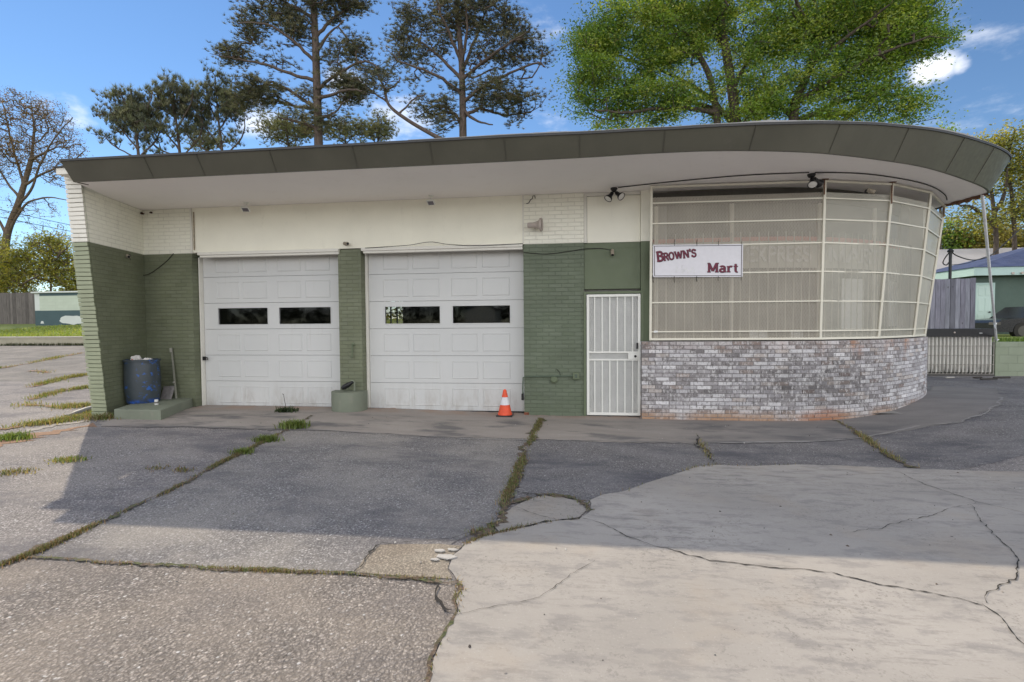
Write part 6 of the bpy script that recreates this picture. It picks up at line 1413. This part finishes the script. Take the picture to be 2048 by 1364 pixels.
broad('green_tree', 'big spreading bright green tree filling the sky behind the rounded roof end', 16.0, 31,
  [([(1484, 560), (1480, 420), (1474, 280), (1464, 180), (1450, 90), (1436, 0), (1425, -90)], .34, .12), ([(1440, 560), (1438, 420), (1438, 300), (1432, 225), (1418, 150), (1380, 80), (1340, 0)], .26, .08), ([(1592, 560), (1590, 420), (1586, 280), (1592, 205), (1622, 130), (1652, 46), (1690, -60)], .32, .10)],
  [[(1470, 260), (1420, 200), (1350, 155), (1260, 120), (1200, 100)], [(1470, 240), (1380, 205), (1290, 190), (1180, 172)], [(1592, 205), (1680, 150), (1780, 100), (1860, 72)], [(1588, 240), (1700, 196), (1790, 188), (1840, 215)], [(1464, 180), (1500, 110), (1545, 30), (1570, -40)], [(1432, 225), (1340, 215), (1250, 225), (1190, 220)], [(1450, 90), (1380, 30), (1300, -20)], [(1620, 130), (1700, 70), (1780, 10)], [(1640, 80), (1600, 20), (1580, -40)], [(1586, 230), (1540, 190), (1520, 120)]],
  [(1270, 45, 90, 46), (1190, 85, 50, 36), (1230, 130, 90, 36), (1180, 180, 42, 30), (1270, 205, 90, 32), (1220, 232, 50, 16), (1350, 90, 70, 60, .8), (1370, 200, 70, 36, .9), (1440, 50, 70, 50, .8), (1500, 140, 60, 50, .6), (1545, 60, 60, 50, .8), (1560, 190, 60, 40), (1620, 60, 60, 50), (1640, 160, 60, 40, .9), (1710, 60, 70, 50), (1790, 40, 60, 40), (1835, 55, 36, 34), (1815, 95, 52, 26), (1750, 130, 70, 40), (1780, 190, 50, 26, .8), (1810, 225, 40, 20, .7), (1690, 220, 70, 26, .8), (1480, 225, 60, 22, .7), (1845, 10, 36, 25), (1460, -60, 220, 50, .6), (1740, -50, 150, 46, .6)],
  54, OAK, m_bgrey, depth=.75, rtip=.012, clump_=True, k=100, spread=.36, size=.066, flat=.5, keep=.95)
broad('oak_tree', 'old spreading oak with twisted limbs and sparse brown new leaves at far left', 33.0, 32,
  [([(2, 640), (8, 540), (14, 470), (34, 415), (48, 370), (62, 320)], .42, .20)],
  [[(34, 415), (62, 380), (80, 330), (110, 275), (145, 235)], [(14, 470), (50, 410), (95, 395), (135, 400)], [(48, 370), (30, 310), (15, 250), (5, 200)], [(62, 320), (68, 265), (62, 205)], [(48, 370), (90, 345), (140, 325), (170, 300)], [(14, 470), (-20, 410), (-60, 350)], [(10, 500), (-40, 470), (-90, 440)], [(62, 320), (100, 300), (130, 290)], [(40, 400), (10, 360), (-25, 300)], [(8, 540), (50, 545), (95, 560), (140, 548), (170, 552)], [(8, 560), (60, 500), (110, 470)]],
  [(40, 215, 70, 40, 1.1), (95, 235, 55, 36, 1.1), (130, 285, 42, 40), (70, 300, 70, 60, .7), (20, 290, 60, 80, .7), (110, 345, 50, 36, .6), (150, 320, 30, 26, .6), (-60, 300, 90, 110, .6), (60, 420, 70, 40, .3), (110, 480, 50, 50, .3), (60, 530, 90, 40, .35)],
  46, [(.20, .115, .045), (.15, .09, .04), (.24, .16, .06), (.14, .12, .04)], m_boak, rtip=.014, depth=.8, k=8, spread=.24, size=.07, keep=.85)
YG = [(.36, .34, .06), (.28, .29, .055), (.42, .37, .09), (.18, .20, .045)]
for i, (cx, cy, rx, ry, lb) in enumerate(((25, 545, 60, 62, 'yellow green shrub thicket behind the fence at the far left edge'), (100, 510, 60, 60, 'yellow green shrub under the oak left of the wing wall'), (150, 560, 50, 45, 'low yellow green shrub behind the striped shed'), (-40, 520, 70, 70, 'yellow green shrub mostly cut off by the left edge of the photo'))):
    broad('yellow_shrub', lb, 27.0+i*.6, 50+i, [([(cx, 680), (cx+2, cy+30), (cx, cy)], .12, .05)], [[(cx, cy+30), (cx-rx*.6, cy-10)], [(cx, cy+20), (cx+rx*.6, cy-15)], [(cx, cy+35), (cx+rx*.5, cy+20), (cx+rx*.9, cy+5)]], [(cx, cy, rx, ry), (cx, cy+ry*.5, rx*.9, ry*.6), (cx+10, cy-ry*.3, rx*.6, ry*.6)], 24, YG, m_boak, 'yellow green shrubs behind the left fence', 'shrub', rtip=.026, k=26, spread=.38, size=.10, depth=.8)
broad('yellow_green_tree', 'tall thin yellow green tree beyond the roof end at the right edge', 24.0, 61, [([(1990, 560), (1992, 470), (1985, 400), (1978, 340), (1990, 290)], .16, .05), ([(2030, 560), (2028, 450), (2022, 380), (2012, 330), (2030, 260)], .14, .05)],
  [[(1992, 460), (1950, 420), (1915, 410)], [(1985, 400), (1945, 370), (1930, 360)], [(2028, 440), (2060, 380), (2070, 320)], [(1978, 350), (1960, 320), (1955, 300)], [(1990, 430), (2010, 390), (2015, 340)]],
  [(1985, 292, 34, 26, 1.1), (2025, 280, 34, 26), (2045, 330, 34, 46, .9), (1995, 350, 30, 40, .5), (1930, 425, 36, 24, .6), (1965, 440, 36, 24, .6), (2020, 430, 40, 34, .7), (2080, 360, 50, 80, .7), (1940, 385, 25, 18, .35)], 42, YG+[(.11, .14, .03)], m_bgrey, rtip=.014, k=34, spread=.34, size=.08)
for i, (cx, cy, rx, ry, lb) in enumerate(((1960, 476, 50, 26, 'golden yellow shrub above the grey metal roof at right'), (2040, 478, 45, 26, 'golden shrub cut by the right edge above the grey metal roof'), (1905, 470, 28, 32, 'dark green shrub close behind the mesh screen at right'))):
    broad('golden_shrub' if i < 2 else 'green_shrub', lb, 33.0, 70+i, [([(cx, 640), (cx, cy+20), (cx, cy)], .1, .05)], [[(cx, cy+20), (cx-rx*.5, cy)], [(cx, cy+15), (cx+rx*.5, cy-5)]], [(cx, cy, rx, ry), (cx, cy+ry*.6, rx, ry*.6)], 30, [(.32, .27, .07), (.26, .22, .06), (.22, .21, .06)] if i < 2 else OAK[:2]+[(.05, .08, .02)], m_boak, 'shrubs beyond the grey metal roof', 'shrub', k=44, spread=.4, size=.11)
broad('small_tree', 'top of a small green tree showing just over the curved roof end', 30.0, 80, [([(1880, 480), (1882, 340), (1888, 268)], .12, .03)], [[(1882, 320), (1865, 285)], [(1884, 310), (1905, 275)]], [(1888, 268, 20, 12), (1875, 300, 30, 20)], 60, OAK[:3], m_bgrey, k=26, spread=.3, size=.09)
# distant wood, one mass low on the horizon
T_ = Tree(70.0, 90); A = []
for x in np.arange(-95, 110, 1.6):
    for k in range(5): A.append((x+rng.normal(0, .8), 70+rng.normal(0, 4), .5+rng.random()**1.3*(6.5+1.5*math.sin(x*.21)+1.2*math.sin(x*.57))))
T_.A = np.array(A); T_.r = np.random.default_rng(4)
o = T_.leaves('distant_wood', m_leafT, None, [(.11, .13, .035), (.08, .10, .03), (.16, .16, .05)], k=46, spread=1.1, size=.34, flat=.8); tag(o, 'far off spring wood seen low between the nearer trees', 'wood', None, 'stuff')

# the other side of the road, behind the photographer: a wood and a pale gabled house, mirrored in the door panes
A = []
for x in np.arange(-150, 150, 2.6):
    for k in range(6): A.append((x+rng.normal(0, 1), -125+rng.normal(0, 3), rng.random()**1.1*((11+2*math.sin(x*.13)) if x < 4 else 5)))
T_.A = np.array(A); o = T_.leaves('roadside_wood', m_leafT, None, [(.03, .038, .018), (.022, .03, .014), (.04, .045, .02)], k=60, spread=1.6, size=.55, flat=.8); tag(o, 'dark wood across the road seen only as reflections in the door panes', 'wood', None, 'stuff')
